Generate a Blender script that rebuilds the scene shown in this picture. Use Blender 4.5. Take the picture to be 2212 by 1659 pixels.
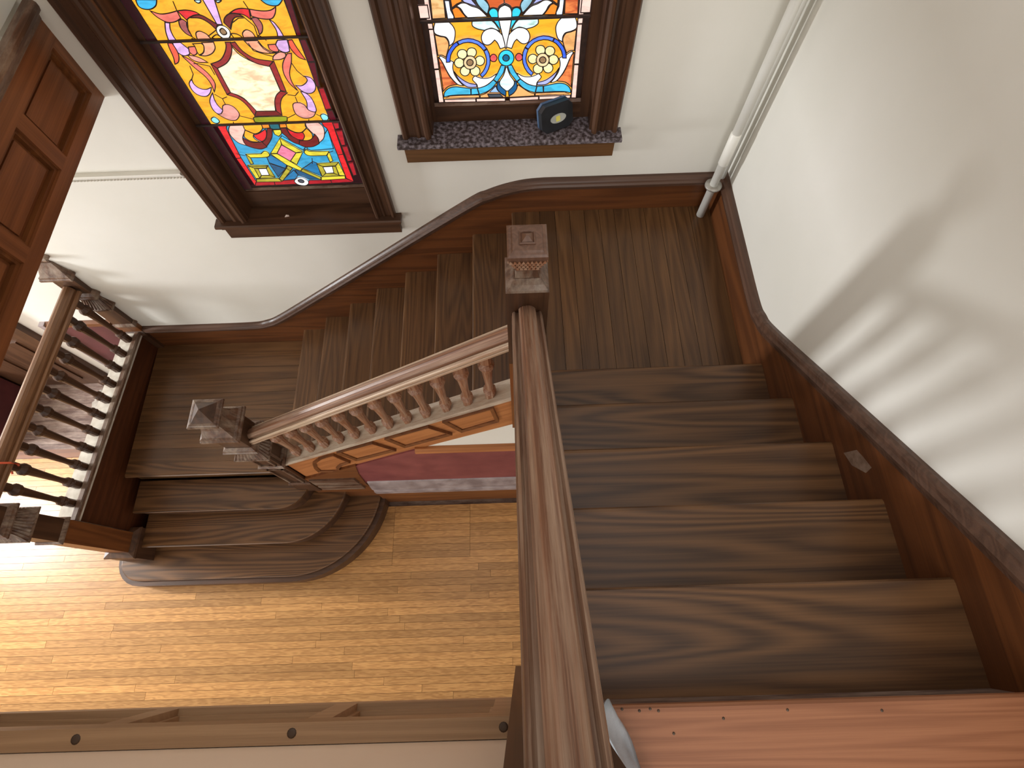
import bpy, math, random
from mathutils import Vector, Matrix
random.seed(7)
for _o in list(bpy.data.objects): bpy.data.objects.remove(_o)
S = bpy.context.scene
COL = S.collection

# ------------------------------------------------------------------ camera
cam_d = bpy.data.cameras.new('camera'); cam = bpy.data.objects.new('camera', cam_d); COL.objects.link(cam)
cam_d.sensor_width = 36.0; cam_d.lens = 1149.75 / 2212.0 * 36.0; cam_d.clip_start = 0.02
cam.matrix_world = (Matrix.Translation((0.039, -2.0883, 4.5058)) @ Matrix.Rotation(math.radians(0.7988), 4, 'Z')
                    @ Matrix.Rotation(math.radians(23.11), 4, 'X') @ Matrix.Rotation(math.radians(-2.59), 4, 'Z'))
S.camera = cam
# ------------------------------------------------------------------ world, lights, exposure
W = bpy.data.worlds.new('world'); S.world = W; W.use_nodes = True
W.node_tree.nodes['Background'].inputs[0].default_value = (1.0, 0.975, 0.94, 1)
W.node_tree.nodes['Background'].inputs[1].default_value = 1.15
def area(name, loc, target, sx, sy, power, col=(1, 1, 1)):
    d = bpy.data.lights.new(name, 'AREA'); d.shape = 'RECTANGLE'; d.size = sx; d.size_y = sy; d.energy = power; d.color = col
    o = bpy.data.objects.new(name, d); COL.objects.link(o); o.location = loc
    o.rotation_euler = (Vector(target) - Vector(loc)).to_track_quat('-Z', 'Y').to_euler()
    return o
area('hall_window_daylight', (-6.6, -0.95, 2.3), (1.2, -1.2, 2.7), 0.42, 1.0, 240, (0.96, 0.98, 1.0))
area('front_door_daylight', (-4.6, -5.6, 1.7), (-2.4, -1.4, 0.8), 1.6, 2.0, 60, (1.0, 0.97, 0.92))
area('upper_wall_fill', (0.35, -4.8, 4.9), (1.19, -0.8, 3.6), 1.2, 1.4, 45, (1.0, 0.98, 0.95))  # added fill from an unseen source, brightens the right wall
S.view_settings.view_transform = 'Standard'; S.view_settings.look = 'None'
S.view_settings.exposure = 0.24; S.view_settings.gamma = 1.0; S.view_settings.use_curve_mapping = False

# ------------------------------------------------------------------ helpers
def srgb(r, g, b):
    f = lambda c: (c / 255 / 12.92) if c / 255 <= 0.04045 else ((c / 255 + 0.055) / 1.055) ** 2.4
    return (f(r), f(g), f(b), 1)
MATS = {}
def new_mat(name):
    m = bpy.data.materials.new(name); m.use_nodes = True; MATS[name] = m
    nt = m.node_tree; return m, nt, nt.nodes['Principled BSDF']
def N(nt, t, **kw):
    n = nt.nodes.new(t)
    for k, v in kw.items(): setattr(n, k, v)
    return n
def ramp(nt, stops):
    r = N(nt, 'ShaderNodeValToRGB'); e = r.color_ramp.elements
    while len(e) < len(stops): e.new(0.5)
    for i, (p, c) in enumerate(stops): e[i].position = p; e[i].color = c
    return r
def math_n(nt, op, a, b=None):
    n = N(nt, 'ShaderNodeMath', operation=op)
    for i, v in enumerate((a, b)):
        if v is None: continue
        if isinstance(v, (int, float)): n.inputs[i].default_value = v
        else: nt.links.new(v, n.inputs[i])
    return n.outputs[0]
def wood(name, dark, light, axis='x', rough=0.4, across=5.0, along=0.8, rings=70, ring_mix=0.55, vary=0.25, coat=0.0, dust=None, dust_amt=0.0, bump=0.1, dmap=(14, 4), rot=None):
    m, nt, P = new_mat(name); L = nt.links.new
    tc = N(nt, 'ShaderNodeTexCoord'); oi = N(nt, 'ShaderNodeObjectInfo')
    off = N(nt, 'ShaderNodeVectorMath', operation='MULTIPLY_ADD')
    comb = N(nt, 'ShaderNodeCombineXYZ')
    for i in range(3): L(oi.outputs['Random'], comb.inputs[i])
    L(comb.outputs[0], off.inputs[0]); off.inputs[1].default_value = (37.0, 23.0, 51.0); L(tc.outputs['Object'], off.inputs[2])
    src = off.outputs[0]
    if rot:
        rm = N(nt, 'ShaderNodeMapping'); rm.inputs['Rotation'].default_value = rot; L(src, rm.inputs[0]); src = rm.outputs[0]
    def mapped(a, b):
        mp = N(nt, 'ShaderNodeMapping'); s = [a, a, a]; s['xyz'.index(axis)] = b
        mp.inputs['Scale'].default_value = s; L(src, mp.inputs[0]); return mp
    n1 = N(nt, 'ShaderNodeTexNoise'); n1.inputs['Scale'].default_value = 1.0; n1.inputs['Detail'].default_value = 1.5; n1.inputs['Roughness'].default_value = 0.4
    L(mapped(across, along).outputs[0], n1.inputs['Vector'])
    n2 = N(nt, 'ShaderNodeTexNoise'); n2.inputs['Scale'].default_value = 1.0; n2.inputs['Detail'].default_value = 3
    L(mapped(across * 30, along * 6).outputs[0], n2.inputs['Vector'])
    s = math_n(nt, 'SINE', math_n(nt, 'MULTIPLY', n1.outputs['Fac'], rings))
    s = math_n(nt, 'MULTIPLY_ADD', s, 0.5); nt.nodes[-1].inputs[2].default_value = 0.5
    f = N(nt, 'ShaderNodeMix'); f.inputs[0].default_value = ring_mix
    L(n2.outputs['Fac'], f.inputs[2]); L(s, f.inputs[3])
    r = ramp(nt, [(0.15, dark), (0.8, light)]); L(f.outputs[0], r.inputs[0])
    hsv = N(nt, 'ShaderNodeHueSaturation'); L(r.outputs[0], hsv.inputs['Color'])
    v = math_n(nt, 'MULTIPLY_ADD', oi.outputs['Random'], vary); nt.nodes[-1].inputs[2].default_value = 1.0 - vary / 2
    L(v, hsv.inputs['Value']); out = hsv.outputs[0]
    if dust:
        n3 = N(nt, 'ShaderNodeTexNoise'); n3.inputs['Scale'].default_value = 1.0; n3.inputs['Detail'].default_value = 6; n3.inputs['Roughness'].default_value = 0.7
        L(mapped(*dmap).outputs[0], n3.inputs['Vector'])
        rr = ramp(nt, [(0.5 - dust_amt * 0.35, (0, 0, 0, 1)), (0.78 - dust_amt * 0.3, (1, 1, 1, 1))]); L(n3.outputs['Fac'], rr.inputs[0])
        mx = N(nt, 'ShaderNodeMix', data_type='RGBA'); L(rr.outputs[0], mx.inputs[0]); L(out, mx.inputs[6]); mx.inputs[7].default_value = dust
        out = mx.outputs[2]
    L(out, P.inputs['Base Color']); P.inputs['Roughness'].default_value = rough
    P.inputs['Specular IOR Level'].default_value = 0.38; P.inputs['Coat Weight'].default_value = coat; P.inputs['Coat Roughness'].default_value = 0.2
    bp_ = N(nt, 'ShaderNodeBump'); bp_.inputs['Strength'].default_value = bump; bp_.inputs['Distance'].default_value = 0.002
    L(f.outputs[0], bp_.inputs['Height']); L(bp_.outputs[0], P.inputs['Normal'])
    return m
def paint(name, c1, c2=None, rough=0.6, scale=3.0, bump=0.05, detail=5, metallic=0.0, lo=0.35, hi=0.7):
    m, nt, P = new_mat(name); L = nt.links.new
    tc = N(nt, 'ShaderNodeTexCoord'); n1 = N(nt, 'ShaderNodeTexNoise'); n1.inputs['Scale'].default_value = scale; n1.inputs['Detail'].default_value = detail
    L(tc.outputs['Object'], n1.inputs['Vector'])
    r = ramp(nt, [(lo, c1), (hi, c2 or c1)]); L(n1.outputs['Fac'], r.inputs[0]); L(r.outputs[0], P.inputs['Base Color'])
    P.inputs['Roughness'].default_value = rough; P.inputs['Metallic'].default_value = metallic
    b = N(nt, 'ShaderNodeBump'); b.inputs['Strength'].default_value = bump; b.inputs['Distance'].default_value = 0.004
    n2 = N(nt, 'ShaderNodeTexNoise'); n2.inputs['Scale'].default_value = scale * 25; L(tc.outputs['Object'], n2.inputs['Vector'])
    L(n2.outputs['Fac'], b.inputs['Height']); L(b.outputs[0], P.inputs['Normal'])
    return m
def glass(name, c, c2=None, e=1.0):
    """leaded glass pane lit by the daylight behind it"""
    m, nt, P = new_mat(name); L = nt.links.new
    tc = N(nt, 'ShaderNodeTexCoord'); mp = N(nt, 'ShaderNodeMapping'); mp.inputs['Scale'].default_value = (14, 14, 34); L(tc.outputs['Object'], mp.inputs[0])
    n1 = N(nt, 'ShaderNodeTexNoise'); n1.inputs['Scale'].default_value = 1.0; n1.inputs['Detail'].default_value = 6; n1.inputs['Distortion'].default_value = 1.0
    L(mp.outputs[0], n1.inputs['Vector'])
    if c2 is None: c2 = tuple(v * 0.72 for v in c[:3]) + (1,)
    r = ramp(nt, [(0.34, c2), (0.56, c)]); L(n1.outputs['Fac'], r.inputs[0])
    L(r.outputs[0], P.inputs['Emission Color']); P.inputs['Emission Strength'].default_value = e
    mx = N(nt, 'ShaderNodeMix', data_type='RGBA'); mx.inputs[0].default_value = 0.85; L(r.outputs[0], mx.inputs[6]); mx.inputs[7].default_value = (0.01, 0.01, 0.01, 1)
    L(mx.outputs[2], P.inputs['Base Color']); P.inputs['Roughness'].default_value = 0.25
    return m

WL = {}
def wloc(o):
    v = Vector((0, 0, 0))
    while o is not None:
        v = v + o.location; o = o.parent
    return v
def obj(name, verts, faces, mat, parent=None, smooth=False, kind=None):
    """one mesh object from world-space vertices, stored relative to its parent"""
    base = wloc(parent) if parent is not None else Vector((0, 0, 0))
    me = bpy.data.meshes.new(name); me.from_pydata([tuple(Vector(v) - base) for v in verts], [], faces); me.update()
    if smooth:
        for p in me.polygons: p.use_smooth = True
    o = bpy.data.objects.new(name, me); COL.objects.link(o); o.parent = parent
    me.materials.append(MATS[mat])
    if kind: o['kind'] = kind
    return o
def fixn(o):
    import bmesh
    b = bmesh.new(); b.from_mesh(o.data); bmesh.ops.recalc_face_normals(b, faces=b.faces); b.to_mesh(o.data); b.free(); return o
BF = [(0, 3, 2, 1), (4, 5, 6, 7), (0, 1, 5, 4), (1, 2, 6, 5), (2, 3, 7, 6), (3, 0, 4, 7)]
def bxv(x0, x1, y0, y1, z0, z1):
    return [(x0, y0, z0), (x1, y0, z0), (x1, y1, z0), (x0, y1, z0), (x0, y0, z1), (x1, y0, z1), (x1, y1, z1), (x0, y1, z1)]
def box(name, x0, x1, y0, y1, z0, z1, mat, parent=None, kind=None):
    return obj(name, bxv(x0, x1, y0, y1, z0, z1), BF, mat, parent, kind=kind)
class MB:
    def __init__(s): s.v = []; s.f = []
    def add(s, v, f):
        o = len(s.v); s.v += list(v); s.f += [tuple(i + o for i in q) for q in f]; return s
    def box(s, *a): return s.add(bxv(*a), BF)
    def build(s, name, mat, parent=None, smooth=False, kind=None): return fixn(obj(name, s.v, s.f, mat, parent, smooth, kind))
def extr(prof, A, B, U, V):
    """closed profile [(u, v)] carried from A to B: verts, faces"""
    A, B, U, V = map(Vector, (A, B, U, V)); n = len(prof)
    v = [A + U * p[0] + V * p[1] for p in prof] + [B + U * p[0] + V * p[1] for p in prof]
    f = [(i, (i + 1) % n, n + (i + 1) % n, n + i) for i in range(n)] + [tuple(range(n))[::-1], tuple(range(n, 2 * n))]
    return [tuple(q) for q in v], f
def ex(name, prof, A, B, U, V, mat, parent=None, smooth=False, kind=None):
    return fixn(obj(name, *extr(prof, A, B, U, V), mat, parent, smooth, kind))
def slab(name, pts, axis, a, b, mat, parent=None, kind=None):
    """polygon pts in the plane normal to axis, thick from a to b"""
    def P(p, t): return {'x': (t, p[0], p[1]), 'y': (p[0], t, p[1]), 'z': (p[0], p[1], t)}[axis]
    n = len(pts); v = [P(p, a) for p in pts] + [P(p, b) for p in pts]
    f = [tuple(range(n))[::-1], tuple(range(n, 2 * n))] + [(i, (i + 1) % n, n + (i + 1) % n, n + i) for i in range(n)]
    return fixn(obj(name, v, f, mat, parent, kind=kind))
def sweep(name, path, prof, axis, base, sign, mat, parent=None):
    """moulding on a wall: path [(s, z)] in the wall plane; profile [(out, up)]; out along sign*axis from base"""
    n = len(path); m = len(prof); v = []
    for i, (s_, z_) in enumerate(path):
        a = path[max(i - 1, 0)]; b = path[min(i + 1, n - 1)]
        t = Vector((b[0] - a[0], b[1] - a[1])).normalized(); nn = Vector((-t.y, t.x))
        if nn.y < 0: nn = -nn
        for o_, u_ in prof:
            q = (s_ + nn.x * u_, z_ + nn.y * u_); w = base + sign * o_
            v.append((w, q[0], q[1]) if axis == 'x' else (q[0], w, q[1]))
    f = [(i * m + j, i * m + (j + 1) % m, (i + 1) * m + (j + 1) % m, (i + 1) * m + j) for i in range(n - 1) for j in range(m)]
    f += [tuple(range(m))[::-1], tuple(range((n - 1) * m, n * m))]
    return fixn(obj(name, v, f, mat, parent))
def smooth_path(P, k=6):
    out = []
    for i in range(len(P) - 1):
        p0, p1, p2, p3 = P[max(i - 1, 0)], P[i], P[i + 1], P[min(i + 2, len(P) - 1)]
        for j in range(k):
            t = j / k
            out.append(tuple(0.5 * (2 * p1[c] + (p2[c] - p0[c]) * t + (2 * p0[c] - 5 * p1[c] + 4 * p2[c] - p3[c]) * t * t + (3 * p1[c] - p0[c] - 3 * p2[c] + p3[c]) * t ** 3) for c in (0, 1)))
    return out + [tuple(P[-1])]
def lathe(name, prof, c, mat, parent=None, n=14, axis='z'):
    v = []; f = []
    for z, r in prof:
        for i in range(n):
            a = 2 * math.pi * i / n
            d = {'z': (r * math.cos(a), r * math.sin(a), z), 'x': (z, r * math.cos(a), r * math.sin(a)), 'y': (r * math.cos(a), z, r * math.sin(a))}[axis]
            v.append((c[0] + d[0], c[1] + d[1], c[2] + d[2]))
    for k in range(len(prof) - 1):
        for i in range(n): f.append((k * n + i, k * n + (i + 1) % n, (k + 1) * n + (i + 1) % n, (k + 1) * n + i))
    f += [tuple(range(n))[::-1], tuple(range((len(prof) - 1) * n, len(prof) * n))]
    return fixn(obj(name, v, f, mat, parent, True))
def loft(sections):
    """square sections [(z, half)] -> verts, faces around the origin"""
    v = []; f = []
    for z, h in sections: v += [(-h, -h, z), (h, -h, z), (h, h, z), (-h, h, z)]
    for k in range(len(sections) - 1):
        for i in range(4): f.append((4 * k + i, 4 * k + (i + 1) % 4, 4 * k + 4 + (i + 1) % 4, 4 * k + 4 + i))
    f += [(3, 2, 1, 0), tuple(range(4 * len(sections) - 4, 4 * len(sections)))]
    return v, f
def shift(v, c): return [(a + c[0], b + c[1], d + c[2]) for a, b, d in v]
def thing(name, loc, label, cat, group=None, kind=None):
    o = bpy.data.objects.new(name, None); COL.objects.link(o); o.location = loc; o.empty_display_size = 0.1
    return tag(o, label, cat, group, kind)
def tag(o, label=None, cat=None, group=None, kind=None):
    if label: o['label'] = label
    if cat: o['category'] = cat
    if group: o['group'] = group
    if kind: o['kind'] = kind
    return o
def struct(o, label, cat): return tag(o, label, cat, kind='structure')

# ------------------------------------------------------------------ materials
DK = srgb(52, 32, 20); DL = srgb(98, 68, 46)
for a in 'xyz':
    wood('tread_' + a, srgb(60, 38, 22), srgb(108, 75, 46), a, 0.34, across=6, along=0.5, rings=100, ring_mix=0.26 if a == 'y' else 0.44, vary=0.22, bump=0.06)
    wood('brown_' + a, srgb(86, 48, 24), srgb(122, 74, 38), a, 0.4, across=9, along=0.5, rings=40, ring_mix=0.35, vary=0.08)
    wood('skirt_' + a, srgb(72, 40, 21), srgb(108, 63, 32), a, 0.36, across=9, along=0.5, rings=40, ring_mix=0.35, vary=0.05)
    wood('panel_' + a, srgb(62, 32, 17), srgb(92, 50, 27), a, 0.38, across=9, along=0.5, rings=40, ring_mix=0.3, vary=0.05)
    wood('frieze_' + a, srgb(100, 58, 32), srgb(134, 82, 48), a, 0.36, across=9, along=0.5, rings=40, ring_mix=0.3, vary=0.05)
    wood('oak_' + a, srgb(82, 55, 32), srgb(112, 78, 47), a, 0.4, across=14, along=0.6, rings=40, ring_mix=0.3, vary=0.05)
    wood('dark_' + a, srgb(56, 36, 24), srgb(86, 58, 40), a, 0.4, across=10, along=0.6, rings=40, ring_mix=0.35, vary=0.08)
    wood('mould_' + a, srgb(60, 40, 30), srgb(92, 66, 52), a, 0.3, across=30, along=0.6, rings=30, ring_mix=0.3, vary=0.06)
    wood('newel_' + a, srgb(66, 44, 32), srgb(106, 76, 58), a, 0.42, across=16, along=1.0, rings=40, ring_mix=0.35, vary=0.1, dust=srgb(150, 134, 118), dust_amt=0.2)
    wood('cap_' + a, srgb(84, 58, 45), srgb(112, 82, 66), a, 0.4, across=30, along=2.0, rings=30, ring_mix=0.3, vary=0.06)
    wood('worn_' + a, srgb(104, 64, 42), srgb(152, 104, 74), a, 0.45, across=90, along=0.7, rings=24, ring_mix=0.3, vary=0.06, dust=srgb(168, 142, 120), dust_amt=0.2, dmap=(110, 1.6))
    wood('wornpale_' + a, srgb(124, 88, 64), srgb(172, 134, 104), a, 0.5, across=90, along=0.7, rings=24, ring_mix=0.3, vary=0.06, dust=srgb(198, 176, 152), dust_amt=0.5, dmap=(80, 3))
    wood('rail_' + a, srgb(92, 62, 42), srgb(136, 98, 68), a, 0.3, across=60, along=0.6, rings=24, ring_mix=0.3, vary=0.06)
    wood('dusty_' + a, srgb(126, 98, 76), srgb(166, 138, 114), a, 0.6, across=40, along=1.4, rings=30, ring_mix=0.3, vary=0.06, dust=srgb(190, 176, 158), dust_amt=0.7, dmap=(30, 6))
    wood('honey_' + a, srgb(148, 90, 50), srgb(184, 122, 74), a, 0.4, across=14, along=0.6, rings=30, ring_mix=0.3, vary=0.06)
UP = (math.atan(0.757), 0, 0); LO = (0, math.atan(0.725), 0)
for nm, ax, rt in (('worn_up', 'y', UP), ('worn_low', 'x', LO)):
    wood(nm, srgb(84, 52, 35), srgb(142, 98, 72), ax, 0.42, across=34, along=0.45, rings=30, ring_mix=0.3, vary=0.06, dust=srgb(164, 136, 114), dust_amt=0.25, dmap=(70, 2.0), rot=rt)
wood('worn_up_dark', srgb(80, 52, 37), srgb(128, 92, 70), 'y', 0.45, across=34, along=0.45, rings=30, ring_mix=0.3, vary=0.06, dust=srgb(158, 134, 114), dust_amt=0.25, dmap=(70, 2.0), rot=UP)
wood('pale_low', srgb(124, 88, 64), srgb(172, 134, 104), 'x', 0.5, across=34, along=0.45, rings=30, ring_mix=0.3, vary=0.06, dust=srgb(198, 176, 152), dust_amt=0.5, dmap=(70, 3), rot=LO)
wood('dusty_low', srgb(126, 98, 76), srgb(166, 138, 114), 'x', 0.6, across=34, along=1.0, rings=30, ring_mix=0.3, vary=0.06, dust=srgb(190, 176, 158), dust_amt=0.6, dmap=(40, 6), rot=LO)
wood('honey_low', srgb(148, 90, 50), srgb(184, 122, 74), 'x', 0.38, across=14, along=0.6, rings=30, ring_mix=0.3, vary=0.06, rot=LO)
for a in 'xy': wood('board_' + a, srgb(64, 41, 23), srgb(104, 72, 43), a, 0.32, across=11, along=0.8, rings=34, ring_mix=0.3, vary=0.3, bump=0.05)
wood('gold_x', srgb(154, 108, 62), srgb(194, 146, 90), 'x', 0.3, across=60, along=7, rings=26, ring_mix=0.42, vary=0.42, bump=0.05)
wood('pine_x', srgb(116, 71, 46), srgb(142, 93, 64), 'x', 0.42, across=30, along=0.8, rings=40, ring_mix=0.35, vary=0.06)
wood('old_board_x', srgb(66, 44, 38), srgb(108, 82, 70), 'x', 0.6, across=20, along=1.5, rings=30, ring_mix=0.35, vary=0.2, dust=srgb(150, 130, 118), dust_amt=0.3)
wood('fascia_x', srgb(140, 108, 78), srgb(168, 134, 100), 'x', 0.5, across=24, along=0.8, rings=30, ring_mix=0.3, vary=0.06)
paint('plaster', srgb(222, 219, 209), srgb(229, 226, 218), 0.85, 1.5, 0.06)
paint('plaster_warm', srgb(228, 204, 180), srgb(234, 212, 190), 0.85, 1.5, 0.06)
paint('red_paint', srgb(108, 50, 54), srgb(134, 70, 70), 0.5, 5.0, 0.2)
paint('grey_paint', srgb(118, 104, 104), srgb(164, 152, 152), 0.5, 9.0, 0.1)
paint('white_paint', srgb(232, 230, 222), srgb(224, 220, 210), 0.4, 6.0, 0.03)
paint('steel', srgb(176, 172, 164), srgb(140, 132, 122), 0.45, 30.0, 0.05, metallic=0.4)
paint('lead', srgb(40, 28, 24), srgb(58, 42, 36), 0.6, 40.0, 0.05)
paint('black_plastic', srgb(20, 21, 25), srgb(30, 32, 38), 0.5, 20.0, 0.05)
paint('blue_plastic', srgb(62, 84, 116), srgb(80, 104, 134), 0.45, 20.0, 0.05)
paint('lens_grey', srgb(170, 172, 165), srgb(190, 190, 182), 0.3, 20.0, 0.02)
paint('led_yellow', srgb(226, 214, 92), srgb(236, 226, 120), 0.4, 20.0, 0.02)
paint('poly_sheet', srgb(138, 146, 156), srgb(186, 194, 202), 0.35, 9.0, 0.1)
paint('cloth_grey', srgb(120, 112, 104), srgb(170, 162, 150), 0.9, 12.0, 0.3)
paint('cord_orange', srgb(214, 84, 48), srgb(228, 104, 66), 0.5, 20.0, 0.02)
paint('plug', srgb(58, 40, 26), srgb(72, 52, 34), 0.6, 30.0, 0.05)
paint('dusty_sill', srgb(52, 38, 36), srgb(150, 140, 148), 0.7, 55.0, 0.2, detail=9, lo=0.42, hi=0.75)
paint('red_dim', srgb(78, 36, 40), srgb(100, 50, 52), 0.55, 5.0, 0.15)
paint('shoe_lit_white', srgb(206, 200, 188), srgb(176, 166, 152), 0.8, 18.0, 0.1)  # window light on the left shoe rail, put into its colour
paint('smear', srgb(116, 92, 76), srgb(150, 128, 112), 0.7, 30.0, 0.05)
paint('chip', srgb(220, 200, 190), srgb(230, 214, 204), 0.8, 20.0, 0.05)
G = dict(blue=(58, 156, 200), sky=(62, 178, 226), deep=(34, 84, 122), mid=(36, 118, 170), red=(226, 40, 46), dred=(170, 30, 42), dred2=(84, 16, 30), dred3=(38, 10, 16), bred=(220, 40, 48), pink=(244, 190, 176),
         amber=(250, 174, 44), orange=(236, 134, 40), teal=(30, 100, 112), maroon=(112, 32, 32), wine=(150, 44, 44), yellow=(222, 208, 62), olive=(176, 164, 52), rose=(236, 128, 158), white=(250, 250, 250),
         slate=(70, 76, 86), cream=(252, 226, 186), green=(150, 156, 38), lilac=(222, 178, 232), flame=(244, 92, 68), salmon=(238, 118, 104), salmon2=(250, 156, 138), peach=(250, 168, 132), mpink=(232, 158, 148), aqua=(140, 222, 236),
         paqua=(180, 216, 220), mauve=(170, 90, 90), ivory=(248, 236, 220), brown=(150, 118, 84), ltan=(240, 190, 132), lavw=(214, 222, 250), grey=(190, 194, 196), lav=(170, 176, 236), lav2=(150, 186, 230), blgrey=(146, 194, 214),
         rust=(200, 92, 44), rust2=(226, 130, 72), tan=(238, 172, 106), aqw=(206, 240, 238), cyan=(56, 206, 236), cyan2=(72, 186, 226), navy=(28, 92, 142), pinkb=(248, 206, 192), paleb=(210, 244, 252), blue2=(62, 102, 240), blue3=(94, 132, 250),
         pale=(254, 242, 178), sand=(238, 208, 160), coral=(240, 92, 92), tealc=(20, 100, 140))
for k, c in G.items():
    c2 = {'cream': srgb(232, 172, 136), 'ltan': srgb(200, 150, 90), 'rust2': srgb(170, 70, 40), 'aqw': srgb(150, 180, 170)}.get(k)
    glass('glass_' + k, srgb(*c), c2, 1.3 if k in ('white', 'lavw', 'aqw', 'paleb', 'ivory', 'cream') else 1.08)
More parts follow.
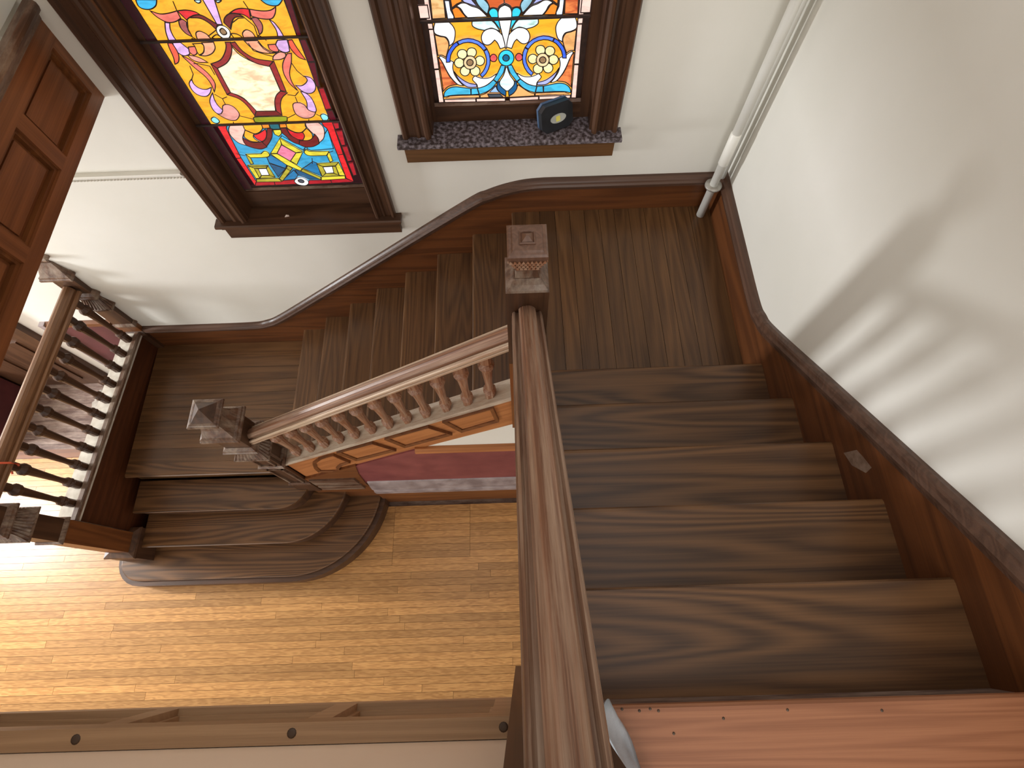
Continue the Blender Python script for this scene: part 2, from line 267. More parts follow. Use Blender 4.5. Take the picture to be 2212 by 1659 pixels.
LPANES="""
dred3 -1405,2268* -755,2268* -755,2690* -1405,2690*
blue -1347,2677* -795,2672* -804,2283* -1346,2277*
sky -971,2529* -900,2547* -856,2598 -832,2626* -841,2509* -958,2502* -972,2515*
sky -1067,2598* -1030,2562 -976,2527* -995,2506* -1079,2587*
deep -1089,2380* -1056,2376* -980,2308* -1036,2311* -1085,2343*
deep -1203,2429* -1133,2390* -1196,2334*
mid -1182,2309* -1095,2380* -1085,2343* -1113,2314*
mid -1018,2403* -974,2432* -957,2421* -964,2332* -1044,2388*
mid -1198,2467* -1173,2485* -1115,2418* -1132,2392* -1201,2434*
red -847,2672* -795,2672* -803,2473* -833,2468* -833,2556 -832,2626 -843,2646
red -833,2468* -803,2473* -804,2283* -837,2309*
red -1348,2674* -1311,2677* -1305,2663 -1314,2638 -1329,2472* -1356,2469*
red -1356,2469* -1329,2472* -1325,2305* -1346,2278*
dred -1329,2305* -1230,2306* -1236,2278* -1346,2277*
dred -1230,2306* -1109,2314* -1105,2281* -1236,2278*
dred -1038,2305* -925,2303* -925,2278* -1074,2276*
dred -925,2303* -838,2307* -804,2283* -925,2278*
pink -1281,2675* -1236,2678* -1223,2660 -1228,2636 -1251,2610 -1265,2584 -1265,2549* -1297,2569 -1312,2613 -1303,2648
pink -920,2675* -869,2675* -849,2651 -850,2616 -868,2576 -899,2550* -895,2582 -911,2609 -925,2643 -925,2663
amber -1229,2678* -1136,2676* -1139,2648 -1165,2625 -1192,2618 -1211,2631 -1226,2643 -1225,2664
orange -1134,2676* -1098,2675* -1103,2648* -1137,2646*
orange -1047,2674* -1017,2675* -1021,2647* -1055,2646*
teal -1097,2675* -1050,2676* -1057,2640* -1102,2639*
amber -1016,2675* -922,2675* -930,2654 -929,2641* -960,2618 -986,2617 -1010,2631 -1021,2647*
amber -1227,2641* -1212,2629 -1194,2617* -1206,2600 -1201,2581 -1186,2569* -1224,2573 -1244,2590 -1248,2608
amber -930,2639* -921,2623 -915,2601 -925,2578 -949,2568 -975,2569* -956,2593 -956,2618*
bred -1127,2643* -1134,2614 -1154,2584 -1176,2571* -1195,2588 -1201,2611* -1173,2618 -1145,2633
bred -1024,2645* -1011,2629 -987,2615 -957,2617* -955,2596 -972,2571* -1001,2579 -1020,2605
maroon -1118,2647* -1094,2644* -1113,2600 -1141,2565 -1170,2538* -1175,2569* -1151,2586 -1133,2614
maroon -1259,2597* -1248,2585 -1226,2568 -1177,2569* -1165,2538* -1201,2525 -1235,2534 -1262,2549* -1266,2570
maroon -1053,2646* -1026,2645* -1021,2603 -989,2572* -1001,2545* -1029,2565 -1047,2602 -1056,2620
maroon -989,2572* -949,2568 -922,2581 -902,2605* -895,2582 -900,2547* -936,2530 -975,2529 -1001,2545*
yellow -1093,2637* -1055,2638* -1060,2616 -1080,2599* -1095,2613
yellow -1081,2587* -1088,2548* -1133,2496* -1166,2496*
yellow -1081,2587* -1000,2502* -1037,2496* -1086,2548*
yellow -1038,2495* -1003,2495* -1061,2420* -1085,2444*
yellow -1167,2494* -1134,2494* -1086,2441* -1045,2390* -1059,2375* -1115,2418*
rose -1089,2548* -1037,2495* -1086,2443* -1133,2496*
olive -1044,2388* -968,2327* -974,2308* -1059,2375*
olive -1112,2415* -1094,2396* -1111,2378* -1126,2397*
olive -1126,2397* -1111,2378* -1182,2309* -1192,2329*
yellow -1292,2498* -1214,2497* -1191,2513 -1175,2505 -1176,2485 -1201,2474 -1278,2475*
olive -1293,2495* -1278,2475* -1281,2435* -1297,2433*
yellow -991,2506 -972,2515* -958,2502 -867,2498* -888,2473* -969,2474 -991,2487
yellow -867,2498* -867,2437* -885,2428* -886,2472*
olive -1316,2428* -1212,2421* -1230,2403* -1291,2405*
yellow -1317,2426* -1291,2405* -1294,2336* -1315,2335*
olive -1213,2419* -1209,2340* -1235,2352* -1229,2402*
olive -1291,2405* -1271,2401* -1275,2357* -1293,2339*
olive -1275,2356* -1234,2354* -1211,2338* -1292,2336*
white -1271,2401* -1229,2401* -1233,2356* -1275,2357*
olive -1313,2332* -1195,2332* -1187,2307* -1323,2310*
olive -956,2423* -842,2427* -864,2404* -932,2402*
yellow -841,2426* -834,2334* -865,2337* -864,2404*
olive -957,2421* -932,2402* -931,2357* -957,2334*
olive -882,2401* -864,2402* -867,2338* -889,2355*
olive -931,2356* -890,2354* -867,2338* -954,2337*
white -932,2399* -882,2401* -888,2358* -929,2356*
yellow -964,2332* -836,2334* -840,2313* -972,2308*
white -1115,2314 -1089,2332 -1062,2329 -1045,2308 -1050,2287 -1073,2274 -1103,2281 -1117,2298
slate -1094,2316 -1077,2321 -1066,2309 -1073,2296 -1087,2295 -1097,2303
dred -793,2668* -763,2669* -770,2637* -791,2633*
dred -793,2622* -759,2624* -771,2537* -791,2535*
dred -792,2526* -764,2529* -767,2437* -792,2432*
dred -793,2421* -765,2423* -771,2339* -791,2334*
amber -1405,3085* -796,3085* -800,2682* -1405,2682*
cream -1083,3061* -1065,3017 -1012,2978 -964,2967* -968,2846* -995,2826 -1017,2792 -1033,2746* -1126,2748* -1141,2806 -1163,2832 -1192,2846* -1189,2964* -1142,2983 -1106,3015
wine -1099,3074* -1077,3073* -1085,3047 -1108,3012 -1142,2983 -1190,2963* -1206,2984* -1159,2999 -1126,3027 -1105,3055
wine -1207,2982* -1190,2963* -1191,2848* -1212,2839*
wine -1191,2848* -1164,2830 -1140,2802 -1121,2750* -1140,2726* -1150,2780 -1171,2816 -1212,2837*
maroon -1122,2748* -1018,2746* -1013,2721* -1142,2721*
wine -968,2846* -940,2837* -975,2812 -998,2774 -1012,2723* -1029,2746* -1017,2792 -995,2826
wine -964,2967* -937,2987* -943,2843* -966,2850*
wine -1078,3071* -1059,3074* -1046,3035 -1009,3001 -941,2987* -967,2964* -1018,2982 -1056,3021 -1078,3061
green -1143,2717 -1069,2717 -999,2715 -997,2701 -1010,2688 -1082,2687 -1149,2689 -1153,2703
lilac -1311,3080* -1279,3080* -1269,3064 -1262,3050 -1271,3030 -1296,3024 -1313,3037 -1315,3062
flame -1331,3080* -1314,3078* -1313,3048 -1319,3023 -1336,2998 -1356,2989* -1344,3020 -1337,3060
salmon -1258,3060* -1230,3061 -1228,3049 -1240,3031 -1256,3026 -1266,3039*
peach -1194,3076* -1145,3077* -1151,3053 -1173,3032 -1203,3021 -1230,3023* -1207,3037 -1193,3062
amber -1233,3073* -1198,3074* -1193,3062 -1208,3037 -1232,3025* -1234,3038 -1230,3061
salmon2 -1280,3027* -1253,3021 -1231,3009 -1214,2992* -1253,2995 -1274,3009
salmon -1305,3024* -1281,3007 -1253,2969 -1237,2933 -1236,2893 -1261,2853* -1254,2894 -1260,2930 -1282,2970 -1297,3004
lilac -1324,2921* -1328,2897 -1316,2876 -1290,2869 -1261,2878* -1278,2854 -1304,2836 -1333,2839 -1351,2861 -1348,2898
lilac -1269,2853* -1279,2820 -1280,2790 -1271,2763* -1282,2745 -1304,2744 -1314,2769 -1304,2812
mpink -1273,2758* -1258,2785 -1233,2790 -1211,2774 -1205,2738 -1231,2709 -1257,2705 -1282,2718 -1305,2742* -1289,2743
aqua -1348,2718 -1329,2727 -1317,2712 -1320,2698 -1337,2692 -1350,2702
lilac -883,3076* -844,3077* -847,3052 -853,3028* -873,3023 -895,3036 -898,3058
flame -841,3075* -824,3076* -817,3041 -801,2989* -825,3001 -840,3027 -845,3049
salmon -930,3059* -899,3060* -897,3031 -919,3030 -931,3041
peach -1018,3078* -963,3078* -952,3049 -927,3027* -900,3024* -956,3024 -997,3042
salmon2 -874,3021* -895,3027 -926,3012 -938,2994* -906,2995 -880,3005
salmon -867,3019* -849,3020* -865,2980 -892,2932 -898,2888 -889,2847* -911,2885 -917,2933 -902,2978
lilac -833,2916* -807,2905 -801,2872 -815,2844 -841,2832 -868,2842 -889,2874* -865,2871 -842,2882 -828,2898
lilac -878,2844* -856,2833 -841,2803 -841,2750 -854,2735 -876,2738 -880,2760* -870,2795
mpink -938,2780 -908,2788 -886,2774 -877,2747 -850,2734* -865,2715 -893,2704 -923,2708 -945,2732
aqua -833,2716 -818,2724 -802,2714 -802,2698 -815,2687 -831,2692
dred2 -793,3075* -769,3076* -765,2982* -795,2981*
dred2 -795,2978* -765,2978* -785,2863* -799,2868*
dred -794,2856* -769,2857* -770,2751* -799,2747*
dred2 -797,2741* -769,2742* -765,2683* -798,2680*
amber -1405,3400* -790,3400* -796,3085* -1405,3085*
dred2 -787,3328* -759,3327* -779,3089* -798,3086*
sky -1347,3250* -1269,3247* -1286,3226 -1314,3214 -1340,3216 -1352,3228
sky -881,3234* -798,3231* -820,3213 -841,3210 -865,3217
lilac -1099,3269* -1048,3268* -1072,3147* -1092,3149*
paqua -1129,3241 -1106,3240 -1114,3231 -1124,3231
paqua -1048,3238 -1029,3237 -1041,3230 -1049,3230
salmon -1319,3209* -1288,3196 -1252,3198 -1217,3205* -1219,3177* -1248,3165 -1280,3164 -1306,3184
bred -1216,3205* -1182,3207 -1152,3200 -1138,3189* -1176,3182 -1200,3170*
maroon -1185,3178* -1160,3187 -1133,3186 -1109,3167 -1090,3149* -1105,3129* -1121,3157 -1146,3175
salmon -938,3202* -896,3194 -861,3195 -834,3207* -848,3181 -871,3163 -909,3165 -943,3176*
bred -1026,3187* -994,3202 -965,3206 -940,3202* -951,3163* -970,3182 -1001,3188
maroon -1061,3155* -1051,3171 -1026,3187 -995,3188 -973,3175* -1009,3173 -1034,3150 -1048,3130*
mauve -1232,3169* -1215,3174 -1204,3162* -1213,3143 -1215,3105* -1233,3119 -1240,3144
mauve -947,3169* -924,3169 -915,3143 -928,3115 -944,3104* -941,3130 -945,3154
peach -1193,3118 -1173,3126 -1152,3113 -1144,3091* -1201,3090*
peach -1009,3111 -987,3125 -968,3113 -964,3086* -1012,3086*
amber -1139,3098* -1115,3110 -1102,3100 -1104,3090*
amber -1054,3111 -1033,3110 -1018,3097 -1026,3089* -1050,3090*
lilac -1288,3165* -1271,3162* -1283,3139 -1288,3111 -1285,3089* -1318,3090* -1307,3129
lilac -879,3162* -864,3148 -853,3116 -849,3084* -877,3085* -869,3120
ivory -1101,3136 -1085,3146 -1066,3143 -1054,3127 -1060,3106 -1077,3093 -1097,3097 -1107,3115
brown -1091,3128 -1077,3135 -1069,3122 -1073,3112 -1087,3109 -1093,3118
"""
RPANES="""
amber -251,3126* 345,3126* 341,2768* -247,2768*
ltan -239,3209* -188,3207* -190,3131* -243,3130*
rust2 337,3130* 284,3131* 282,3207* 333,3209*
lavw -186,3198* -167,3197* -166,3161* -156,3138* -157,3128* -182,3128* -184,3160*
lavw 278,3160* 276,3128* 251,3128* 250,3138* 260,3161* 261,3197* 280,3198*
grey -185,3207* -165,3206* -166,3198* -186,3198*
grey 280,3198* 260,3198* 259,3206* 279,3207*
orange -162,3206* -122,3205* -117,3192* -139,3184* -160,3170*
orange 254,3170* 233,3184* 211,3192* 216,3205* 256,3206*
orange -161,3164* -145,3173* -133,3168 -123,3153 -107,3132* -154,3130* -156,3140*
orange 250,3140* 248,3130* 201,3132* 217,3153 227,3168 239,3173* 255,3164*
white -142,3177* -124,3186 -105,3186 -84,3175 -53,3163 -23,3132* -102,3131* -115,3146 -126,3166
white 220,3166 209,3146 196,3131* 117,3132* 147,3163 178,3175 199,3186 218,3186 236,3177*
lav -121,3205* -84,3203* -62,3173* -111,3190*
lav 205,3190* 156,3173* 178,3203* 215,3205*
blgrey -67,3203* -37,3202* -22,3187 -14,3170 -23,3142* -43,3161 -59,3182
blgrey 153,3182 137,3161 117,3142* 108,3170 116,3187 131,3202* 161,3203*
rust -35,3202* 49,3199* 48,3182* 28,3173 20,3162* 2,3166 -13,3164* -16,3178 -24,3194
rust 118,3194 110,3178 107,3164* 92,3166 74,3162* 66,3173 46,3182* 45,3199* 129,3202*
cyan -17,3148 -10,3160 2,3164 14,3159 20,3146 20,3128* -8,3129*
cyan 102,3129* 74,3128* 74,3146 80,3159 92,3164 104,3160 111,3148
white -234,3118* -180,3119* -165,3102 -158,3080 -163,3051 -172,3032 -189,3020* -189,3040 -198,3057 -223,3064 -242,3075 -242,3097
white 336,3097 336,3075 317,3064 292,3057 283,3040 283,3020* 266,3032 257,3051 252,3080 259,3102 274,3119* 328,3118*
tan -243,3069* -222,3061 -202,3056 -191,3038 -192,3017 -204,2985* -210,2971* -224,2981 -242,2981*
tan 336,2981* 318,2981 304,2971* 298,2985* 286,3017 285,3038 296,3056 316,3061 337,3069*
rust2 -242,2972* -230,2955 -218,2918 -203,2880 -176,2843* -216,2835 -243,2811* -242,2854
rust2 336,2854 337,2811* 310,2835 270,2843* 297,2880 312,2918 324,2955 336,2972*
aqw -84,3122* -9,3120* 7,3104 26,3073* 9,3081 -11,3088 -38,3080* -67,3087 -86,3101
aqw 180,3101 161,3087 132,3080* 105,3088 85,3081 68,3073* 87,3104 103,3120* 178,3122*
cyan -1,3120* 24,3120* 30,3077*
cyan 64,3077* 70,3120* 95,3120*
white 46,3008* 39,3047 23,3070 1,3085 -24,3085 -44,3073 -53,3050 -47,3027 -32,3019 -16,3023 1,3039* 12,3027 23,3001*
white 71,3001* 82,3027 93,3039* 110,3023 126,3019 141,3027 147,3050 138,3073 118,3085 93,3085 71,3070 55,3047 48,3008*
lav -183,2908* -171,2888 -148,2865 -122,2848 -90,2840* -88,2828* -115,2827 -138,2834 -165,2864
lav 259,2864 232,2834 209,2827 182,2828* 184,2840* 216,2848 242,2865 265,2888 277,2908*
white -239,2975* -231,2978 -218,2971 -202,2957 -192,2957 -180,2950* -186,2924 -182,2892 -167,2861 -148,2837* -173,2844 -197,2875 -213,2909 -226,2948
white 320,2948 307,2909 291,2875 267,2844 242,2837* 261,2861 276,2892 280,2924 274,2950* 286,2957 296,2957 312,2971 325,2978 333,2975*
white -93,2883* -74,2873 -51,2869 -24,2873 3,2890* -11,2864 -43,2837 -73,2825 -86,2824* -88,2841 -104,2862 -103,2873
white 197,2873 198,2862 182,2841 180,2824* 167,2825 137,2837 105,2864 91,2890* 118,2873 145,2869 168,2873 187,2883*
cyan2 24,2928* 42,2926* 33,2894 15,2866 3,2849* -13,2862* 7,2892
cyan2 87,2892 107,2862* 91,2849* 79,2866 61,2894 52,2926* 70,2928*
cyan2 -13,2861* 1,2847* -22,2820 -49,2802 -80,2791* -87,2822* -47,2834
cyan2 141,2834 181,2822* 174,2791* 143,2802 116,2820 93,2847* 107,2861*
cyan2 -115,2822* -88,2822* -82,2793* -118,2791*
cyan2 212,2791* 176,2793* 182,2822* 209,2822*
cyan2 -243,2784* -238,2807 -217,2827 -186,2834 -149,2828 -118,2822* -119,2792* -170,2793 -213,2791
cyan2 307,2791 264,2793 213,2792* 212,2822* 243,2828 280,2834 311,2827 332,2807 337,2784*
tan -215,2789* -170,2790 -82,2789* -80,2775* -237,2779*
tan 331,2779* 174,2775* 176,2789* 264,2790 309,2789*
tan -77,2787* -49,2798 -3,2834* 16,2795 38,2779* 37,2772* -78,2775*
tan 172,2775* 57,2772* 56,2779* 78,2795 97,2834* 143,2798 171,2787*
navy 13,2854* 16,2833 42,2809* 40,2781* 19,2793 3,2817 3,2847*
navy 91,2847* 91,2817 75,2793 54,2781* 52,2809* 78,2833 81,2854*
pinkb -264,3212* -244,3212* -245,3130* -266,3131*
pinkb 360,3131* 339,3130* 338,3212* 358,3212*
pinkb -265,3119* -244,3118* -245,3095* -265,3096*
pinkb 359,3096* 339,3095* 338,3118* 359,3119*
pinkb -264,3094* -244,3094* -246,2924* -268,2924*
pinkb 362,2924* 340,2924* 338,3094* 358,3094*
pinkb -267,2920* -246,2921* -247,2759* -270,2758*
pinkb 364,2758* 341,2759* 340,2921* 361,2920*
pinkb -243,2773* -99,2772* -99,2756* -243,2759*
pinkb 337,2759* 193,2756* 193,2772* 337,2773*
pinkb -96,2773* 37,2770* 37,2754* -96,2756*
pinkb 190,2756* 57,2754* 57,2770* 190,2773*
blue2 -210,2953* -208,2971* -202,2988* -194,3004* -183,3018* -171,3031* -156,3040* -149,3027* -162,3019* -172,3008* -181,2996* -188,2983* -192,2969* -194,2954*
blue2 288,2954* 286,2969* 282,2983* 275,2996* 266,3008* 256,3019* 243,3027* 250,3040* 265,3031* 277,3018* 288,3004* 296,2988* 302,2971* 304,2953*
blue3 -153,3042* -131,3050* -108,3053* -86,3049* -65,3040* -47,3026* -34,3008* -47,2999* -59,3015* -73,3027* -91,3034* -110,3037* -129,3035* -147,3028*
blue3 241,3028* 223,3035* 204,3037* 185,3034* 167,3027* 153,3015* 141,2999* 128,3008* 141,3026* 159,3040* 180,3049* 202,3053* 225,3050* 247,3042*
blue3 -32,3005* -24,2984* -22,2961* -24,2938* -32,2915* -44,2895* -61,2878* -70,2891* -56,2906* -46,2923* -39,2941* -37,2961* -40,2979* -46,2997*
blue3 140,2997* 134,2979* 131,2961* 133,2941* 140,2923* 150,2906* 164,2891* 155,2878* 138,2895* 126,2915* 118,2938* 116,2961* 118,2984* 126,3005*
pale -118,2987 -125,2972 -140,2966 -154,2973 -159,2988 -151,3003 -136,3008 -122,3002
pale 216,3002 230,3008 245,3003 253,2988 248,2973 234,2966 219,2972 212,2987
pale -78,2993 -85,2978 -100,2972 -114,2979 -118,2994 -111,3009 -96,3014 -82,3008
pale 176,3008 190,3014 205,3009 212,2994 208,2979 194,2972 179,2978 172,2993
pale -46,2955 -53,2940 -68,2934 -82,2941 -87,2956 -80,2971 -65,2977 -51,2970
pale 145,2970 159,2977 174,2971 181,2956 176,2941 162,2934 147,2940 140,2955
pale -69,2909 -76,2893 -91,2887 -106,2894 -111,2910 -103,2926 -88,2932 -74,2925
pale 168,2925 182,2932 197,2926 205,2910 200,2894 185,2887 170,2893 163,2909
pale -113,2911 -121,2895 -136,2889 -150,2896 -155,2912 -147,2928 -132,2934 -118,2927
pale 212,2927 226,2934 241,2928 249,2912 244,2896 230,2889 215,2895 207,2911
pale -134,2950 -142,2934 -157,2928 -171,2935 -176,2951 -168,2966 -153,2972 -139,2965
pale 233,2965 247,2972 262,2966 270,2951 265,2935 251,2928 236,2934 228,2950
sand -81,2949 -86,2934 -97,2923 -112,2920 -125,2924 -134,2936 -137,2951 -131,2966 -120,2977 -106,2980 -93,2976 -84,2964
sand 178,2964 187,2976 200,2980 214,2977 225,2966 231,2951 228,2936 219,2924 206,2920 191,2923 180,2934 175,2949
brown -95,2950 -100,2940 -110,2936 -120,2940 -123,2951 -118,2961 -108,2965 -98,2960
brown 192,2960 202,2965 212,2961 217,2951 214,2940 204,2936 194,2940 189,2950
coral 8,2967 4,2957 -3,2951 -13,2952 -20,2958 -22,2968 -19,2977 -11,2983 -2,2983 5,2976
coral 89,2976 96,2983 105,2983 113,2977 116,2968 114,2958 107,2952 97,2951 90,2957 86,2967
white 49,3182 28,3172 20,3153 21,3129* 31,3077 41,3035 45,3008* 49,3008* 53,3035 63,3077 73,3129* 74,3153 66,3172 45,3182
paleb 45,2925* 33,2887 15,2857 18,2835 42,2810* 52,2810* 76,2835 79,2857 61,2887 49,2925*
slate -42,2797* 13,2796* 28,2779* -36,2779*
lav2 -33,2806* -3,2837* 3,2817 13,2804*
cyan 80,2965 76,2950 67,2938 53,2931 39,2932 26,2939 17,2952 14,2967 18,2982 28,2994 41,3000 55,3000 68,2993 77,2980
tealc 60,2966 56,2956 46,2952 36,2956 32,2967 37,2977 46,2981 56,2976
"""
LLINES="""
-1328,2514 -1291,2500
-1202,2432 -1221,2427 -1316,2427
-962,2471 -974,2432
-867,2501 -840,2512
-975,2529 -991,2506
-1294,2985 -1301,2947 -1326,2917
-1273,2994 -1254,2993 -1211,2980 -1211,2940
-1262,2849 -1238,2825 -1240,2793
-1238,2825 -1213,2834
-1204,2733 -1150,2712
-1250,2703 -1256,2686
-864,2984 -854,2946 -833,2916
-908,2827 -885,2847
-910,2822 -911,2790
-993,2711 -945,2732
-893,2702 -900,2683
-849,2728 -833,2716
-941,2834 -908,2827
-1004,3072 -998,3040 -957,3022 -926,3012
-964,3076 -953,3047 -928,3025
-1210,3242 -1216,3205
-947,3233 -940,3202
-1196,3171 -1215,3133 -1214,3104 -1197,3089
-1142,3091 -1149,3106 -1105,3129
-1048,3127 -1029,3154 -996,3171 -971,3172 -948,3140 -953,3099
-961,3088 -948,3102 -932,3091 -926,3080
-1229,3091 -1218,3099 -1201,3090
"""
LBARS="""
-1430,3085 -735,3085
-1430,2683 -735,2683
"""
RBARS="""
-290,3126 384,3126
"""
r = 0.178; X0 = 0.0508; T2 = 0.2346; Y0 = -1.0879; T1 = 0.2377; YL = -1.1116; TS = 0.2279
XW = 1.19; SKX = 1.155; SKY = -0.03
ZL = 4 * r; ZU = 12 * r; ZT = 18 * r
def xl(y): return -2.89 + 0.051 * y

# ================================================================== the setting
# ---- hall floor of narrow oak strips
fl = struct(box('floor', -7.0, 1.3, -7.0, 0.0, -0.12, -0.02, 'old_board_x'), 'golden oak strip floor of the hall below', 'floor')
def plank(x0, x1, y0, y1, z1, t, mat, parent, nm='plank'):
    g = 0.0009
    box(nm, x0 + g, x1 - g, y0 + g, y1 - g, z1 - t, z1, mat, parent)
pw = 0.0528; row = 0; y = -2.78
rnd = random.Random(3)
while y < -0.74:
    y1 = y + pw
    spans = [(-5.2, 1.18)] if y1 < -1.80 else ([(-5.2, -2.9), (-1.9, 1.18)] if y1 < -1.22 else [(-5.2, -2.98)])
    for a, b in spans:
        x = a
        while x < b - 1e-6:
            w = rnd.uniform(0.5, 2.3)
            if y1 > -1.72 and a > -2 and x < -1.02 < x + w: w = -1.0 - x
            elif y1 > -1.62 and a > -2 and -1.02 <= x < -0.37: w = -0.37 - x
            nx = min(b, x + w)
            if b - nx < 0.15: nx = b
            plank(x, nx, y, y1, 0.0, 0.02, 'gold_x', fl); x = nx
    y = y1
# dark unfinished boards of the vestibule beyond the left balustrade and its threshold
box('threshold', -5.2, -2.98, -0.735, -0.66, -0.02, 0.012, 'brown_x', fl)
y = -0.66
while y < -0.02:
    plank(-5.2, -2.98, y, y + 0.055, 0.0, 0.02, 'old_board_x', fl, 'old_plank'); y += 0.055

# ---- walls
wb = MB()
def wall_holes(mb, x0, x1, z0, z1, holes, ya, yb):
    xs = sorted({x0, x1, *[h[0] for h in holes], *[h[1] for h in holes]})
    for a, b in zip(xs[:-1], xs[1:]):
        hh = [h for h in holes if h[0] <= a and h[1] >= b]
        z = z0
        for h in sorted(hh, key=lambda q: q[2]): mb.box(a, b, ya, yb, z, h[2]); z = h[3]
        mb.box(a, b, ya, yb, z, z1)
wall_holes(wb, -7.0, XW + 0.2, -0.1, 5.7, [(-1.445, -0.71, 2.10, 4.50), (-0.32, 0.44, 2.63, 3.72)], 0.0, 0.2)
struct(wb.build('wall_back', 'plaster'), 'off-white plaster wall behind the stairs with two stained glass windows', 'wall')
struct(box('wall_right', XW, XW + 0.2, -6.0, 0.0, -0.1, 5.7, 'plaster'), 'off-white plaster wall beside the upper flight of stairs', 'wall')
struct(box('wall_front', -6.9, 0.012, -2.46, -2.333, 3.17, 5.7, 'plaster_warm'), 'beige plaster wall above the panelled frieze in the foreground', 'wall')
struct(box('wall_left', -2.0, -1.72, -2.30, 0.0, 3.31, 5.7, 'plaster'), 'off-white plaster wall above the wooden panelled frieze at the left', 'wall')
ce = MB(); ce.box(-6.9, -1.755, -6.0, 0.0, 2.93, 3.18); ce.box(-1.755, 0.0, -6.0, -2.36, 2.93, 3.18)
struct(ce.build('ceiling', 'plaster'), 'pale plaster ceiling over the ground floor hall', 'ceiling')

# upper floor at the head of the stairs
fu = struct(box('floor_upper', 0.02, XW, -4.6, -2.29, 2.95, ZT - 0.024, 'old_board_x'), 'orange-brown board floor at the head of the stairs', 'floor')
nos = [(0.0, -0.024), (0.012, -0.023), (0.018, -0.017), (0.020, -0.010), (0.018, -0.004), (0.012, 0.0), (-0.13, 0.0), (-0.13, -0.024)]
ex('nosing_board', nos, (0.145, -2.296, ZT), (XW, -2.296, ZT), (0, 1, 0), (0, 0, 1), 'pine_x', fu)
y = -2.427
for i in range(9): plank(0.02, XW, y - 0.11, y, ZT, 0.024, 'pine_x', fu, 'plank'); y -= 0.11
box('riser', 0.10, SKX, -2.315, -2.30, ZT - r, ZT - 0.024, 'dark_x', fu)

# ---- skirting boards with their moulded caps
MOULD = [(0.030, -0.062), (0.036, -0.056), (0.036, -0.046), (0.043, -0.040), (0.046, -0.028), (0.038, -0.020), (0.034, -0.012), (0.028, -0.006), (0.016, 0.0), (0.0, 0.0), (0.0, -0.062)]
PB = smooth_path([(-2.80, 0.978), (-2.30, 0.978), (-1.96, 0.984), (-1.84, 1.008), (-1.70, 1.085), (-1.253, 1.419), (-0.854, 1.722), (-0.215, 2.205), (-0.08, 2.285), (0.05, 2.335), (0.19, 2.358), (0.45, 2.358), (XW, 2.358)], 6)
bb = struct(bpy.data.objects.new('baseboard_back', None), 'brown moulded skirting board climbing the back wall along the stairs', 'baseboard'); COL.objects.link(bb)
v = []; f = []
for s_, z_ in PB:
    lo = z_ - 0.60; v += [(s_, SKY, lo), (s_, SKY, z_ - 0.03), (s_, 0, z_ - 0.03), (s_, 0, lo)]
for i in range(len(PB) - 1):
    for j in range(4): f.append((4 * i + j, 4 * i + (j + 1) % 4, 4 * i + 4 + (j + 1) % 4, 4 * i + 4 + j))
f += [(0, 1, 2, 3), tuple(range(4 * len(PB) - 4, 4 * len(PB)))]
fixn(obj('skirting_board', v, f, 'skirt_x', bb))
sweep('cap_moulding', PB, MOULD, 'y', 0.0, -1, 'mould_x', bb)
PR = smooth_path([(0.0, 2.36), (-0.40, 2.36), (-0.78, 2.362), (-0.88, 2.385), (-0.98, 2.44), (-1.357, 2.728), (-1.739, 3.02), (-1.985, 3.21), (-2.7, 3.75)], 6)
br = struct(bpy.data.objects.new('baseboard_right', None), 'brown moulded skirting board along the right wall beside the landing and upper flight', 'baseboard'); COL.objects.link(br)
v = []; f = []
for s_, z_ in PR: v += [(SKX, s_, z_ - 0.62), (SKX, s_, z_ - 0.03), (XW, s_, z_ - 0.03), (XW, s_, z_ - 0.62)]
for i in range(len(PR) - 1):
    for j in range(4): f.append((4 * i + j, 4 * i + (j + 1) % 4, 4 * i + 4 + (j + 1) % 4, 4 * i + 4 + j))
f += [(0, 1, 2, 3), tuple(range(4 * len(PR) - 4, 4 * len(PR)))]
fixn(obj('skirting_board', v, f, 'skirt_y', br))
sweep('cap_moulding', PR, MOULD, 'x', XW, -1, 'mould_y', br)

# ---- picture rail with a running carved edge
pr = struct(bpy.data.objects.new('trim_1', None), 'white picture rail with carved bead edge on the back wall', 'picture rail'); COL.objects.link(pr)
ex('rail', [(0, -0.02), (0.012, -0.02), (0.02, -0.008), (0.028, 0.004), (0.028, 0.014), (0, 0.014)], (-4.6, 0, 2.482), (-1.605, 0, 2.482), (0, -1, 0), (0, 0, 1), 'plaster', pr)
bd = MB(); x = -2.6
while x < -1.61:
    bd.add(*((lambda c: ([(c[0] - .007, 0, c[2]), (c[0], 0, c[2] + .012), (c[0] + .007, 0, c[2]), (c[0], 0, c[2] - .012), (c[0], -.016, c[2])], [(0, 1, 4), (1, 2, 4), (2, 3, 4), (3, 0, 4)]))((x, 0, 2.452)))); x += 0.017
bd.build('carved_bead', 'plaster', pr, kind='stuff')

